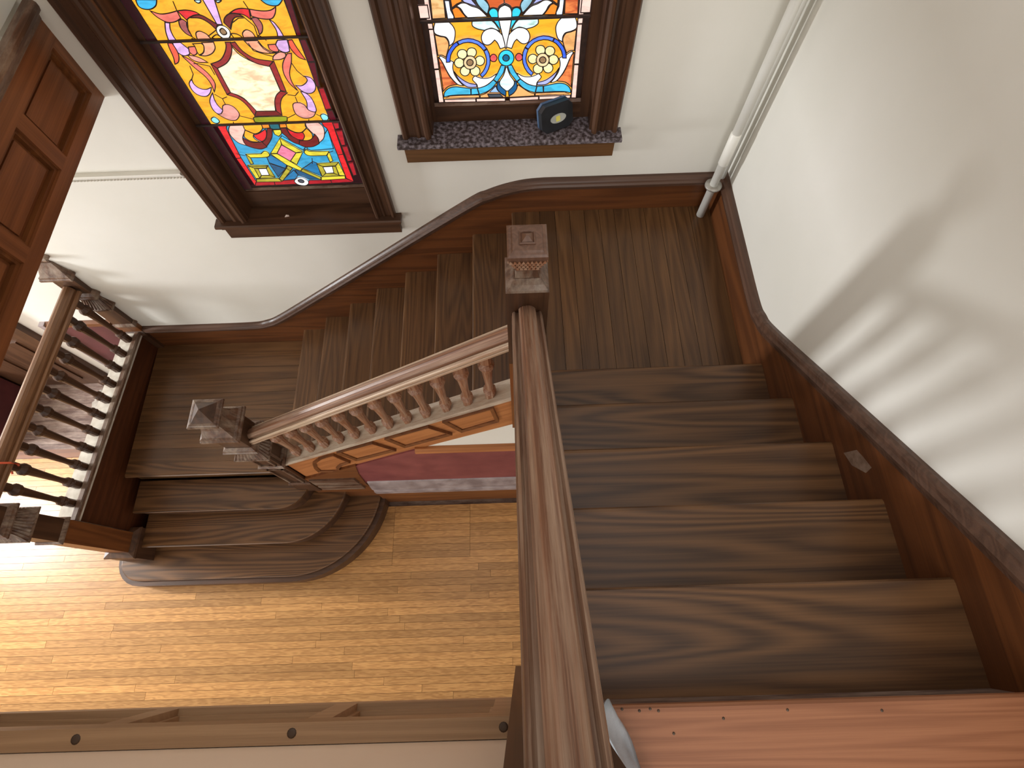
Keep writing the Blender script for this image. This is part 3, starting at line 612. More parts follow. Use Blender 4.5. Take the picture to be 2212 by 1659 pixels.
# ================================================================== stained glass windows
def pts_of(s):
    out = []
    for t in s.split():
        st = t.endswith('*'); a, b = t.rstrip('*').split(','); out.append((int(a) / 1000, int(b) / 1000, st))
    return out
def smooth_poly(P, k=4):
    n = len(P); out = []
    for i in range(n):
        p1, p2 = P[i], P[(i + 1) % n]
        if p1[2] and p2[2]: out.append(p1[:2]); continue
        p0 = p1 if p1[2] else P[i - 1]; p3 = p2 if p2[2] else P[(i + 2) % n]
        for j in range(k):
            t = j / k
            out.append(tuple(0.5 * (2 * p1[c] + (p2[c] - p0[c]) * t + (2 * p0[c] - 5 * p1[c] + 4 * p2[c] - p3[c]) * t * t + (3 * p1[c] - p0[c] - 3 * p2[c] + p3[c]) * t ** 3) for c in (0, 1)))
    return out
def ribbon(mb, P, y, w, closed=True, d=0.0015):
    n = len(P); L_ = []; R_ = []
    for i in range(n):
        a = P[i - 1] if (closed or i > 0) else P[i]; b = P[(i + 1) % n] if (closed or i < n - 1) else P[i]
        t1 = Vector((P[i][0] - a[0], P[i][1] - a[1])); t2 = Vector((b[0] - P[i][0], b[1] - P[i][1]))
        t1 = t1.normalized() if t1.length > 1e-9 else t2.normalized(); t2 = t2.normalized() if t2.length > 1e-9 else t1
        n1 = Vector((-t1.y, t1.x)); n2 = Vector((-t2.y, t2.x)); m = n1 + n2
        m = (m.normalized() / max(0.55, (m.normalized()).dot(n1))) if m.length > 1e-6 else n1
        L_.append((P[i][0] + m.x * w, P[i][1] + m.y * w)); R_.append((P[i][0] - m.x * w, P[i][1] - m.y * w))
    v = []
    for i in range(n): v += [(L_[i][0], y, L_[i][1]), (R_[i][0], y, R_[i][1]), (R_[i][0], y + d, R_[i][1]), (L_[i][0], y + d, L_[i][1])]
    f = []
    for i in range(n if closed else n - 1):
        j = (i + 1) % n
        for q in range(4): f.append((4 * i + q, 4 * i + (q + 1) % 4, 4 * j + (q + 1) % 4, 4 * j + q))
    mb.add(v, f)
YG = 0.092
def make_window(name, label, x0, x1, zs, zt, gx0, gx1, gz0, cas, stool, apron, panes, lines, bars, sill_mat, extra, flip):
    w = struct(bpy.data.objects.new(name, None), label, 'window'); COL.objects.link(w); w.location = ((x0 + x1) / 2, 0, zs)
    # moulded casing: left, right, head
    prof = [(0, 0), (0, 0.030), (0.010, 0.040), (0.022, 0.040), (0.030, 0.024), (0.044, 0.018), (0.052, 0.026), (0.062, 0.026), (0.070, 0.018), (0.100, 0.018), (0.108, 0.034), (0.122, 0.036), (0.130, 0.026), (0.130, 0)]
    k = cas[1] / 0.13
    for nm, A, B, U, kk in (('casing', (x0 + 0.004, 0, zs), (x0 + 0.004, 0, zt), (-1, 0, 0), cas[0] / 0.13), ('casing', (x1 - 0.004, 0, zs), (x1 - 0.004, 0, zt), (1, 0, 0), k), ('head_casing', (x0 - 0.13, 0, zt), (x1 + 0.13, 0, zt), (0, 0, 1), 1)):
        ex(nm, [(p * kk, q) for p, q in prof], A, B, U, (0, -1, 0), 'dark_z', w)
    # jambs, head and sash
    for a, b in ((x0, x0 + 0.012), (x1 - 0.012, x1)): box('jamb', a, b, -0.01, 0.19, zs, zt, 'dark_z', w)
    box('head_jamb', x0, x1, -0.01, 0.19, zt - 0.012, zt, 'dark_x', w)
    a, b = x0 + 0.012, x1 - 0.012
    box('sash_stile', a, gx0, 0.075, 0.125, zs, zt, 'dark_z', w); box('sash_stile', gx1, b, 0.075, 0.125, zs, zt, 'dark_z', w)
    box('sash_rail', gx0, gx1, 0.075, 0.125, zs, gz0 - 0.012, 'dark_x', w)
    ex('sash_bead', [(0, 0), (0.012, 0), (0, 0.014)], (gx0, 0.092, gz0 - 0.014), (gx1, 0.092, gz0 - 0.014), (0, -1, 0), (0, 0, 1), 'newel_x', w)
    # stool and apron
    st = 0.026
    ex('stool', [(0.09, -st), (-stool[2] + 0.008, -st), (-stool[2], -st + 0.008), (-stool[2], -0.006), (-stool[2] + 0.008, 0), (0.09, 0)], (stool[0], 0, zs), (stool[1], 0, zs), (0, 1, 0), (0, 0, 1), sill_mat, w)
    ex('apron_mould', [(0, 0), (-stool[2] + 0.018, 0), (-stool[2] + 0.022, -0.010), (-0.040, -0.022), (0, -0.022)], (apron[0] - 0.01, 0, zs - st), (apron[1] + 0.01, 0, zs - st), (0, 1, 0), (0, 0, 1), 'dark_x', w)
    ex('apron', [(0, 0), (-0.028, 0), (-0.030, -0.01), (-0.030, apron[2] - (zs - st - 0.022)), (0, apron[2] - (zs - st - 0.022))], (apron[0], 0, zs - st - 0.022), (apron[1], 0, zs - st - 0.022), (0, 1, 0), (0, 0, 1), 'oak_x' if sill_mat == 'dusty_sill' else 'dark_x', w)
    box('pane_backing', gx0 - 0.004, gx1 + 0.004, 0.108, 0.114, gz0 - 0.014, zt - 0.012, 'lead', w)  # dark backing added to block outside light in gaps between panes
    came = MB(); i = 0
    L_ = [l for l in panes.strip().splitlines()]
    def flipped(l):
        key, rest = l.split(None, 1); Q = pts_of(rest)
        return key + ' ' + ' '.join('%d,%d%s' % (round(x_ * 1000), round(2 * flip * 1000 - z_ * 1000), '*' if s_ else '') for x_, z_, s_ in Q[::-1])
    allp = [(l, k_) for k_, l in enumerate(L_ + extra)] + [(flipped(l), k_) for k_, l in enumerate(L_ + extra)]
    for l, k_ in allp:
        key, rest = l.split(None, 1); P = smooth_poly(pts_of(rest)); y_ = YG - 0.00015 * k_; i = max(i, k_ + 1)
        P = [(min(max(px_, gx0 - 0.003), gx1 + 0.003), pz_) for px_, pz_ in P]
        slab('pane', P, 'y', y_ + 0.004, y_, 'glass_' + key, w)
        ribbon(came, P, y_ - 0.00009, 0.0022, d=0.00006)
    for l in lines.strip().splitlines() if lines.strip() else []:
        ribbon(came, [p[:2] for p in pts_of(l)], YG - 0.00015 * i - 0.0001, 0.0020, False, 0.0001)
    came.build('lead_came', 'lead', w)
    for l in bars.strip().splitlines():
        P = pts_of(l)
        for zz in (P[0][1], 2 * flip - P[0][1]): box('saddle_bar', P[0][0], P[1][0], YG - 0.030, YG - 0.021, zz + 0.006, zz + 0.014, 'lead', w)
    return w
LEX = ['dred3 -1405,2270* -1362,2270* -1362,3400* -1405,3400*']
REX = ['pinkb -290,3240* -252,3240* -252,3290* -290,3290*', 'pinkb 346,3240* 384,3240* 384,3290* 346,3290*']
make_window('window_1', 'tall stained glass window with amber and red panes in a dark wood frame', -1.445, -0.71, 2.13, 4.50, -1.41, -0.745, 2.262, (0.155, 0.112), (-1.622, -0.572, 0.062), (-1.595, -0.593, 1.999), LPANES, LLINES, LBARS, 'dark_x', LEX, 3.36)
make_window('window_2', 'stained glass window with two yellow flowers in blue rings above the landing', -0.32, 0.44, 2.66, 3.72, -0.292, 0.388, 2.75, (0.135, 0.122), (-0.477, 0.577, 0.078), (-0.457, 0.556, 2.518), RPANES, '', RBARS, 'dusty_sill', REX, 3.216)

# ================================================================== panelled friezes round the stairwell
tl = struct(bpy.data.objects.new('trim_2', None), 'reddish brown panelled wood frieze running out from the back wall', 'frieze'); COL.objects.link(tl); tl.location = (-1.7, -1.1, 2.91)
box('backing', -1.755, -1.722, -2.29, 0.0, 2.91, 3.27, 'frieze_y', tl)
box('rail', -1.722, -1.69, -2.29, 0.0, 2.91, 2.965, 'frieze_y', tl); box('rail', -1.722, -1.69, -2.29, 0.0, 3.165, 3.24, 'frieze_y', tl)
SY = [0.0, -0.435, -0.87, -1.305, -1.74, -2.175]
for i, yy in enumerate(SY):
    a, b = (-0.05, 0.0) if i == 0 else (yy - 0.033, yy + 0.033)
    box('stile', -1.722, -1.69, a, b, 2.965, 3.165, 'frieze_z', tl)
    if i < len(SY) - 1:
        y1 = (-0.05 if i == 0 else yy - 0.033); y0_ = SY[i + 1] + 0.033
        mb = MB(); c = 0.014
        for (ya, yb, za, zb) in ((y0_, y1, 2.965, 2.965 + c), (y0_, y1, 3.165 - c, 3.165), (y0_, y0_ + c, 2.965 + c, 3.165 - c), (y1 - c, y1, 2.965 + c, 3.165 - c)): mb.box(-1.722, -1.702, ya, yb, za, zb)
        mb.build('panel_mould', 'brown_y', tl)
        box('panel', -1.7225, -1.714, y0_ + 0.03, y1 - 0.03, 2.995, 3.135, 'frieze_y', tl)
ex('cornice', [(0, 0), (0.012, 0), (0.016, 0.016), (0.034, 0.03), (0.040, 0.044), (0.040, 0.058), (0.03, 0.070), (0, 0.070)], (-1.70, -2.29, 3.24), (-1.70, 0, 3.24), (1, 0, 0), (0, 0, 1), 'newel_y', tl)

tf = struct(bpy.data.objects.new('trim_3', None), 'dusty brown panelled wood frieze with round plugs in the foreground', 'frieze'); COL.objects.link(tf); tf.location = (-1.5, -2.3, 2.91)
YF = -2.292
box('backing', -1.69, 0.012, -2.36, YF - 0.034, 2.925, 3.165, 'fascia_x', tf)
box('rail', -1.69, 0.012, YF - 0.034, YF, 2.925, 2.955, 'fascia_x', tf)
box('cap_board', -1.69, 0.012, -2.331, YF + 0.001, 3.155, ZT, 'fascia_x', tf)
SX = [-0.008, -0.412, -0.866, -1.32, -1.66]
for i, xx in enumerate(SX):
    box('stile', xx - 0.028, xx + (0.02 if i == 0 else 0.026), YF - 0.034, YF, 2.955, 3.155, 'fascia_x', tf)
    if i < 4: lathe('plug', [(-0.002, 0.0098), (0.001, 0.0098), (0.0015, 0.006)], (xx - (0.0 if i == 0 else 0.039), -2.310, ZT), 'plug', tf, 12, 'z')
    if i < len(SX) - 1:
        a = SX[i + 1] + 0.026; c_ = xx - 0.028; mb = MB(); c = 0.012
        for (xa, xb, za, zb) in ((a, c_, 2.955, 2.955 + c), (a, c_, 3.155 - c, 3.155), (a, a + c, 2.955 + c, 3.155 - c), (c_ - c, c_, 2.955 + c, 3.155 - c)): mb.box(xa, xb, YF - 0.034, YF - 0.016, za, zb)
        mb.build('panel_mould', 'fascia_x', tf)

# ---- wall below the lower flight: plaster, red wainscot, dusty moulding and baseboard
ws = struct(slab('wall_stair', [(-1.46, 0), (1.19, 0), (1.19, 2.06), (0.03, 2.06), (0.03, 1.82), (-1.46, 0.79)], 'y', -1.168, -1.10, 'plaster'), 'wall under the stairs with a dark red wainscot and white plaster above', 'wall')
slab('red_panel', [(-1.12, 0.60), (1.18, 0.60), (1.18, 1.415), (-0.575, 1.415), (-1.12, 1.80 - 0.69 * 1.12)], 'y', -1.182, -1.168, 'red_paint', ws)
ex('cap_rail', [(0, 0), (0.03, 0), (0.038, 0.012), (0.034, 0.034), (0.018, 0.045), (0, 0.045)], (-0.57, -1.168, 1.405), (1.18, -1.168, 1.405), (0, -1, 0), (0, 0, 1), 'honey_x', ws)
ex('base_mould', [(0, 0), (0.048, 0), (0.048, 0.07), (0.038, 0.09), (0.044, 0.13), (0.036, 0.2), (0.022, 0.28), (0, 0.3)], (-1.07, -1.168, 0.36), (1.18, -1.168, 0.36), (0, -1, 0), (0, 0, 1), 'grey_paint', ws)
box('baseboard', -1.07, 1.18, -1.212, -1.168, 0.0, 0.36, 'brown_x', ws)

# ---- vestibule beyond the left balustrade
wv = thing('wainscot', (-3.2, 0, 0), 'dark red wainscot with a brown cap on the back wall beyond the landing', 'wainscot')
box('red_panel', -3.46, -2.97, -0.018, 0.0, 0.30, 1.04, 'red_dim', wv)
ex('cap_rail', [(0, 0), (0.03, 0), (0.036, 0.014), (0.03, 0.04), (0, 0.05)], (-3.46, 0, 1.04), (-2.97, 0, 1.04), (0, -1, 0), (0, 0, 1), 'brown_x', wv)
box('baseboard', -3.46, -2.97, -0.026, 0.0, 0.0, 0.30, 'brown_x', wv)
box('end_stile', -3.50, -3.46, -0.04, 0.0, 0.0, 1.09, 'grey_paint', wv)
dr = struct(bpy.data.objects.new('door_1', None), 'brown panelled door with moulded casing beyond the left balustrade', 'door'); COL.objects.link(dr); dr.location = (-4.1, 0, 0)
box('casing', -3.80, -3.66, -0.05, 0.0, 0.0, 2.2, 'dark_z', dr); box('casing', -4.72, -4.58, -0.05, 0.0, 0.0, 2.2, 'dark_z', dr)
box('leaf', -4.58, -3.80, -0.03, 0.0, 0.02, 2.06, 'dark_z', dr)
for (a, b) in ((0.15, 0.85), (0.98, 1.9)):
    for (c, d) in ((-4.50, -4.23), (-4.15, -3.88)): box('panel', c, d, -0.042, -0.03, a, b, 'dark_z', dr)
hw = thing('half_wall', (-4.55, -0.35, 0), 'low dark red panel with a dusty grey cap behind the left balustrade', 'half wall')
box('red_panel', -4.60, -4.54, -0.62, -0.05, 0.0, 0.42, 'red_dim', hw)
ex('cap_rail', [(-0.05, 0), (0.05, 0), (0.055, 0.012), (0.04, 0.03), (-0.04, 0.03), (-0.055, 0.012)], (-4.57, -0.64, 0.42), (-4.57, -0.04, 0.42), (1, 0, 0), (0, 0, 1), 'grey_paint', hw)

# ================================================================== stairs
nose = [(0.0, 0.0), (0.010, -0.002), (0.015, -0.008), (0.016, -0.014), (0.015, -0.020), (0.010, -0.026), (0.0, -0.028)]
def tread_prof(depth): return [(p - 0.016, q) for p, q in nose] + [(-depth, -0.028), (-depth, 0.0)]
su = thing('stair_flight', (0.65, -1.6, ZU), 'dark oak upper flight of stairs descending from the head floor to the corner landing', 'stairs')
for k in range(5):
    yn = Y0 - k * T1; z = (13 + k) * r
    ex('tread', tread_prof(T1 + 0.045), (0.118, yn, z), (SKX, yn, z), (0, 1, 0), (0, 0, 1), 'tread_x', su)
    box('riser', 0.118, SKX, yn - 0.046, yn - 0.03, z - r + 0.0005, z - 0.0285, 'tread_x', su)
sl_ = thing('stair_flight', (-0.8, -0.6, ZL), 'dark oak lower flight of stairs along the back wall below the stained glass windows', 'stairs')
for k in range(0, 8):
    xn = X0 - k * T2; z = (12 - k) * r
    if k: ex('tread', tread_prof(T2 + 0.045), (xn, SKY, z), (xn, -1.098, z), (-1, 0, 0), (0, 0, 1), 'tread_y', sl_)
    box('riser', xn + 0.03, xn + 0.046, -1.098, SKY, z - r + 0.0005, z - 0.0285, 'tread_y', sl_)
# corner landing
lu = thing('stair_landing', (0.6, -0.55, ZU), 'corner landing of dark oak boards beneath the flower window', 'landing')
box('subfloor', 0.075, SKX, -1.12, SKY, ZU - 0.16, ZU - 0.024, 'dark_y', lu)
ex('nosing_board', tread_prof(0.075), (X0, SKY, ZU), (X0, -1.06, ZU), (-1, 0, 0), (0, 0, 1), 'tread_y', lu)
xs = [X0 + 0.075, 0.206, 0.292, 0.374, 0.456, 0.538, 0.622, 0.704, 0.79, 0.872, 0.956, 1.04, SKX]
for a, b in zip(xs[:-1], xs[1:]): plank(a, b, -1.118, SKY, ZU, 0.024, 'board_y', lu)
# lower landing
ll = thing('stair_landing', (-2.2, -0.55, ZL), 'lower landing of dark oak boards between the left balustrade and the flight', 'landing')
box('subfloor', -2.84, -1.575, -1.08, SKY, ZL - 0.16, ZL - 0.024, 'dark_x', ll)
ex('nosing_board', tread_prof(0.10), (-2.835, YL, ZL), (-1.60, YL, ZL), (0, -1, 0), (0, 0, 1), 'tread_x', ll)
n_ = 9; w_ = (YL + 0.10 - SKY) / n_
for i in range(n_): plank(-2.835, -1.575, SKY + (i + 1) * w_, SKY + i * w_, ZL, 0.024, 'board_x', ll)
box('riser', -2.835, -1.62, YL + 0.03, YL + 0.046, ZL - r, ZL - 0.0285, 'tread_x', ll)
# curved steps down to the hall
cs = thing('curved_steps', (-2.0, -1.4, 0), 'three round-ended dark oak steps spreading down to the golden hall floor', 'steps')
CX, CY = -1.76, -1.115
def step_poly(R, ins, leftmost):
    P = []; R_ = R - ins; yb = -1.176
    a1 = math.degrees(math.asin((yb - CY) / R_))
    for i in range(17):
        a = math.radians(-90 + (90 + a1) * i / 16); P.append((CX + R_ * math.cos(a), CY + R_ * math.sin(a)))
    P += [(-1.535, yb), (-1.535, CY + 0.018), (CX - 0.3, CY + 0.018)]
    if leftmost:
        P += [(-2.84, CY + 0.018), (-2.84, -1.46), (-3.09 + ins, -1.46)]
        for i in range(7):
            a = math.radians(180 + 90 * i / 6); P.append((-2.925 + (0.165 - ins) * math.cos(a), CY - R + 0.165 + (0.165 - ins) * math.sin(a)))
    else: P += [(-2.84, CY + 0.018), (-2.84, CY - R + ins)]
    return P
for k in (1, 2, 3):
    R = YL - k * TS; R = -(R - CY); z = (4 - k) * r
    o = slab('tread', step_poly(R, 0.0, k == 3), 'z', z - 0.028, z, 'tread_x', cs)
    md = o.modifiers.new('round', 'BEVEL'); md.width = 0.010; md.segments = 3; md.limit_method = 'ANGLE'; md.angle_limit = math.radians(60)
    slab('riser', step_poly(R, -0.036 if k == 3 else 0.02, k == 3), 'z', z - r, z - 0.0285, 'dark_x', cs)

# ---- the closed, panelled string of the lower flight and its balustrade
_rh = [(0.049, -0.034), (0.051, -0.016), (0.043, -0.012), (0.049, -0.004), (0.047, 0.006), (0.041, 0.010), (0.035, 0.003), (0.027, 0.003)]
_rc = [(0.027, 0.003), (0.0275, 0.024), (0.023, 0.034), (0.013, 0.043), (0.0, 0.046)]
CROWN = _rc + [(-u, v) for u, v in _rc[:-1][::-1]]
RBASE = _rh + [(-u, v) for u, v in _rh[::-1]]
BAL = [(-0.03, 0.019, 4), (0.045, 0.019, 4), (0.048, 0.020, 0), (0.060, 0.025, 0), (0.072, 0.020, 0), (0.082, 0.024, 0), (0.094, 0.0155, 0), (0.13, 0.0135, 0), (0.22, 0.0165, 0), (0.29, 0.0195, 0), (0.318, 0.0205, 0), (0.326, 0.027, 0), (0.348, 0.029, 0), (0.362, 0.022, 0), (0.372, 0.017, 0), (0.378, 0.019, 0), (0.380, 0.019, 4), (0.47, 0.019, 4)]
def baluster_mesh(name, h, mat, rev=False, fat=1.0):
    n = 12; v = []; f = []; k = h / 0.44
    prof = [(z * k if z > 0 else z, rr * fat, q) for z, rr, q in BAL]
    if rev: prof = [(h - z, rr, q) for z, rr, q in prof][::-1]
    for z, rr, q in prof:
        for i in range(n):
            a = 2 * math.pi * i / n
            if q == 4:
                c, s = math.cos(a), math.sin(a); m = max(abs(c), abs(s)); v.append((rr * c / m, rr * s / m, z))
            else: v.append((rr * math.cos(a), rr * math.sin(a), z))
    for k_ in range(len(prof) - 1):
        for i in range(n): f.append((k_ * n + i, k_ * n + (i + 1) % n, (k_ + 1) * n + (i + 1) % n, (k_ + 1) * n + i))
    f += [tuple(range(n))[::-1], tuple(range((len(prof) - 1) * n, len(prof) * n))]
    o = fixn(obj(name, v, f, mat, None, False)); me = o.data; bpy.data.objects.remove(o); return me
def place(me, name, loc, parent):
    o = bpy.data.objects.new(name, me); COL.objects.link(o); o.parent = parent; o.location = Vector(loc) - wloc(parent); return o
def inset(P, d):
    n = len(P); A = sum(P[i][0] * P[(i + 1) % n][1] - P[(i + 1) % n][0] * P[i][1] for i in range(n)); s = 1 if A > 0 else -1
    out = []
    for i in range(n):
        t1 = Vector((P[i][0] - P[i - 1][0], P[i][1] - P[i - 1][1])).normalized(); t2 = Vector((P[(i + 1) % n][0] - P[i][0], P[(i + 1) % n][1] - P[i][1])).normalized()
        n1 = Vector((-t1.y, t1.x)); n2 = Vector((-t2.y, t2.x)); m = (n1 + n2).normalized(); m = m / max(0.45, m.dot(n1))
        out.append((P[i][0] + s * m.x * d, P[i][1] + s * m.y * d))
    return out
def frame_y(name, P, w, ya, yb, mat, parent):
    Q = inset(P, w); n = len(P); v = []
    for a, b in zip(P, Q): v += [(a[0], ya, a[1]), (a[0], yb, a[1]), (b[0], yb + 0.006, b[1]), (b[0], ya, b[1])]
    f = [(4 * i + q, 4 * i + (q + 1) % 4, 4 * ((i + 1) % n) + (q + 1) % 4, 4 * ((i + 1) % n) + q) for i in range(n) for q in range(4)]
    return fixn(obj(name, v, f, mat, parent))
bl = thing('stair_balustrade', (-0.75, -1.125, 1.3), 'worn wooden balustrade on a panelled honey-coloured string beside the lower flight', 'balustrade', 'turned stair balustrades')
YR = -1.125
hz = lambda x: 2.700 + 0.725 * x
sz = lambda x: 2.185 + 0.695 * x
bz = lambda x: 1.80 + 0.69 * x
ex('handrail', CROWN, (0.02, YR, hz(0.02)), (-1.475, YR, hz(-1.475)), (0, 1, 0), (0, 0, 1), 'worn_low', bl)
ex('rail_moulding', RBASE, (0.02, YR, hz(0.02)), (-1.475, YR, hz(-1.475)), (0, 1, 0), (0, 0, 1), 'pale_low', bl)
ex('shoe_rail', [(-0.052, -0.03), (0.052, -0.03), (0.052, -0.004), (0.046, 0.0), (-0.046, 0.0), (-0.052, -0.004)], (0.02, YR, sz(0.02)), (-1.475, YR, sz(-1.475)), (0, 1, 0), (0, 0, 1), 'dusty_low', bl)
stg = slab('string', [(0.02, sz(0.02) - 0.03), (-1.475, sz(-1.475) - 0.03), (-1.475, bz(-1.475)), (0.02, bz(0.02))], 'y', -1.172, -1.098, 'honey_low', bl)
PAN = [[(-0.341, 1.922), (-0.07, 2.105), (-0.048, 1.904), (-0.26, 1.745)], [(-0.70, 1.663), (-0.425, 1.848), (-0.314, 1.705), (-0.62, 1.491)], [(-1.046, 1.425), (-0.787, 1.594), (-0.683, 1.43), (-0.977, 1.238)],
       [(-1.27, 1.20), (-1.20, 1.295), (-1.13, 1.35), (-1.079, 1.375), (-1.03, 1.19), (-1.10, 1.135), (-1.145, 1.06), (-1.16, 0.975), (-1.31, 0.985), (-1.30, 1.09)]]
for P in PAN:
    p_ = slab('panel', inset(P, 0.012), 'y', -1.178, -1.170, 'honey_low', stg)
    frame_y('panel_mould', P, 0.02, -1.170, -1.190, 'brown_x', stg)
fr = slab('wainscot_frame', [(-1.53, 0.18), (-1.06, 0.18), (-1.09, 0.60), (-1.06, 0.9), (-1.02, bz(-1.02) + 0.02), (-1.53, bz(-1.53) + 0.02)], 'y', -1.190, -1.164, 'brown_x', bl)
for a, b in ((0.50, 0.62), (0.66, 0.80)): box('ledge', -1.44, -1.12, -1.204, -1.188, a, b, 'newel_x', bl)
me = baluster_mesh('baluster', 0.44, 'worn_z', False, 1.25)
for k in range(12):
    x = -0.081 - 0.1152 * k; place(me, 'baluster', (x, YR, sz(x) - 0.004), bl)

# ---- the upper flight's balustrade
bu = thing('stair_balustrade', (0.086, -1.7, 2.8), 'worn wooden balustrade with broad handrail beside the upper flight', 'balustrade', 'turned stair balustrades')
XR = 0.086
ru = lambda y: 3.02 + 0.757 * (-1.23 - y)
nu = lambda y: 2.314 + 0.749 * (-1.088 - y)
ex('handrail', CROWN, (XR, -1.18, ru(-1.18)), (XR, -2.27, ru(-2.27)), (1, 0, 0), (0, 0, 1), 'worn_up', bu)
ex('rail_moulding', RBASE, (XR, -1.18, ru(-1.18)), (XR, -2.27, ru(-2.27)), (1, 0, 0), (0, 0, 1), 'worn_up_dark', bu)
ex('shoe_rail', [(-0.045, -0.03), (0.045, -0.03), (0.045, 0.0), (-0.045, 0.0)], (XR, -1.18, nu(-1.18) + 0.14), (XR, -2.255, nu(-2.255) + 0.14), (1, 0, 0), (0, 0, 1), 'dusty_y', bu)
slab('string', [(-1.18, nu(-1.18) + 0.11), (-2.255, nu(-2.255) + 0.11), (-2.255, nu(-2.255) - 0.26), (-1.18, nu(-1.18) - 0.26)], 'x', 0.055, 0.117, 'honey_y', bu)
for k in range(9):
    y = -1.27 - 0.115 * k; place(me, 'baluster', (XR, y, nu(y) + 0.135), bu)

# ---- the left balustrade on its dark panelled base
b3 = thing('stair_balustrade', (-2.92, -0.75, 0.0), 'dark balustrade with round handrail along the left edge of the lower landing', 'balustrade', 'turned stair balustrades')
yA, yB = -0.045, -1.45
fixn(obj('base_panel', [(xl(y) + s, y, z) for z in (0.0, 0.935) for (y, s) in ((yA, 0.052), (yB, 0.052), (yB, -0.052), (yA, -0.052))], [(0, 1, 2, 3), (4, 7, 6, 5), (0, 4, 5, 1), (1, 5, 6, 2), (2, 6, 7, 3), (3, 7, 4, 0)], 'panel_y', b3))
d_ = Vector((0.051, 1, 0)).normalized(); u_ = Vector((1, -0.051, 0)).normalized()
ex('shoe_rail', [(-0.07, -0.02), (0.07, -0.02), (0.072, -0.006), (0.066, 0.012), (-0.066, 0.012), (-0.072, -0.006)], (xl(yA), yA, 0.943), (xl(yB), yB, 0.943), u_, (0, 0, 1), 'shoe_lit_white', b3)
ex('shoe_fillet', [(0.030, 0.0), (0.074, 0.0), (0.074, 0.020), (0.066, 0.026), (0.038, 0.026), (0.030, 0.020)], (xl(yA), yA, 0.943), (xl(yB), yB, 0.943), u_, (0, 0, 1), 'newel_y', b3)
ex('handrail', [(-0.052, -0.03), (0.052, -0.03), (0.058, -0.02), (0.056, -0.006), (0.046, 0.0), (0.034, -0.002), (0.036, 0.014), (0.028, 0.034), (0.012, 0.046), (-0.008, 0.047), (-0.026, 0.038), (-0.038, 0.02), (-0.042, 0.0), (-0.054, -0.012)], (xl(yA), yA, 1.545), (xl(yB), yB, 1.545), u_, (0, 0, 1), 'rail_y', b3, False)
me3 = baluster_mesh('baluster', 0.565, 'dark_z', False, 1.3)
for k in range(11):
    y = -0.105 - 0.1236 * k; place(me3, 'baluster', (xl(y), y, 0.953), b3)

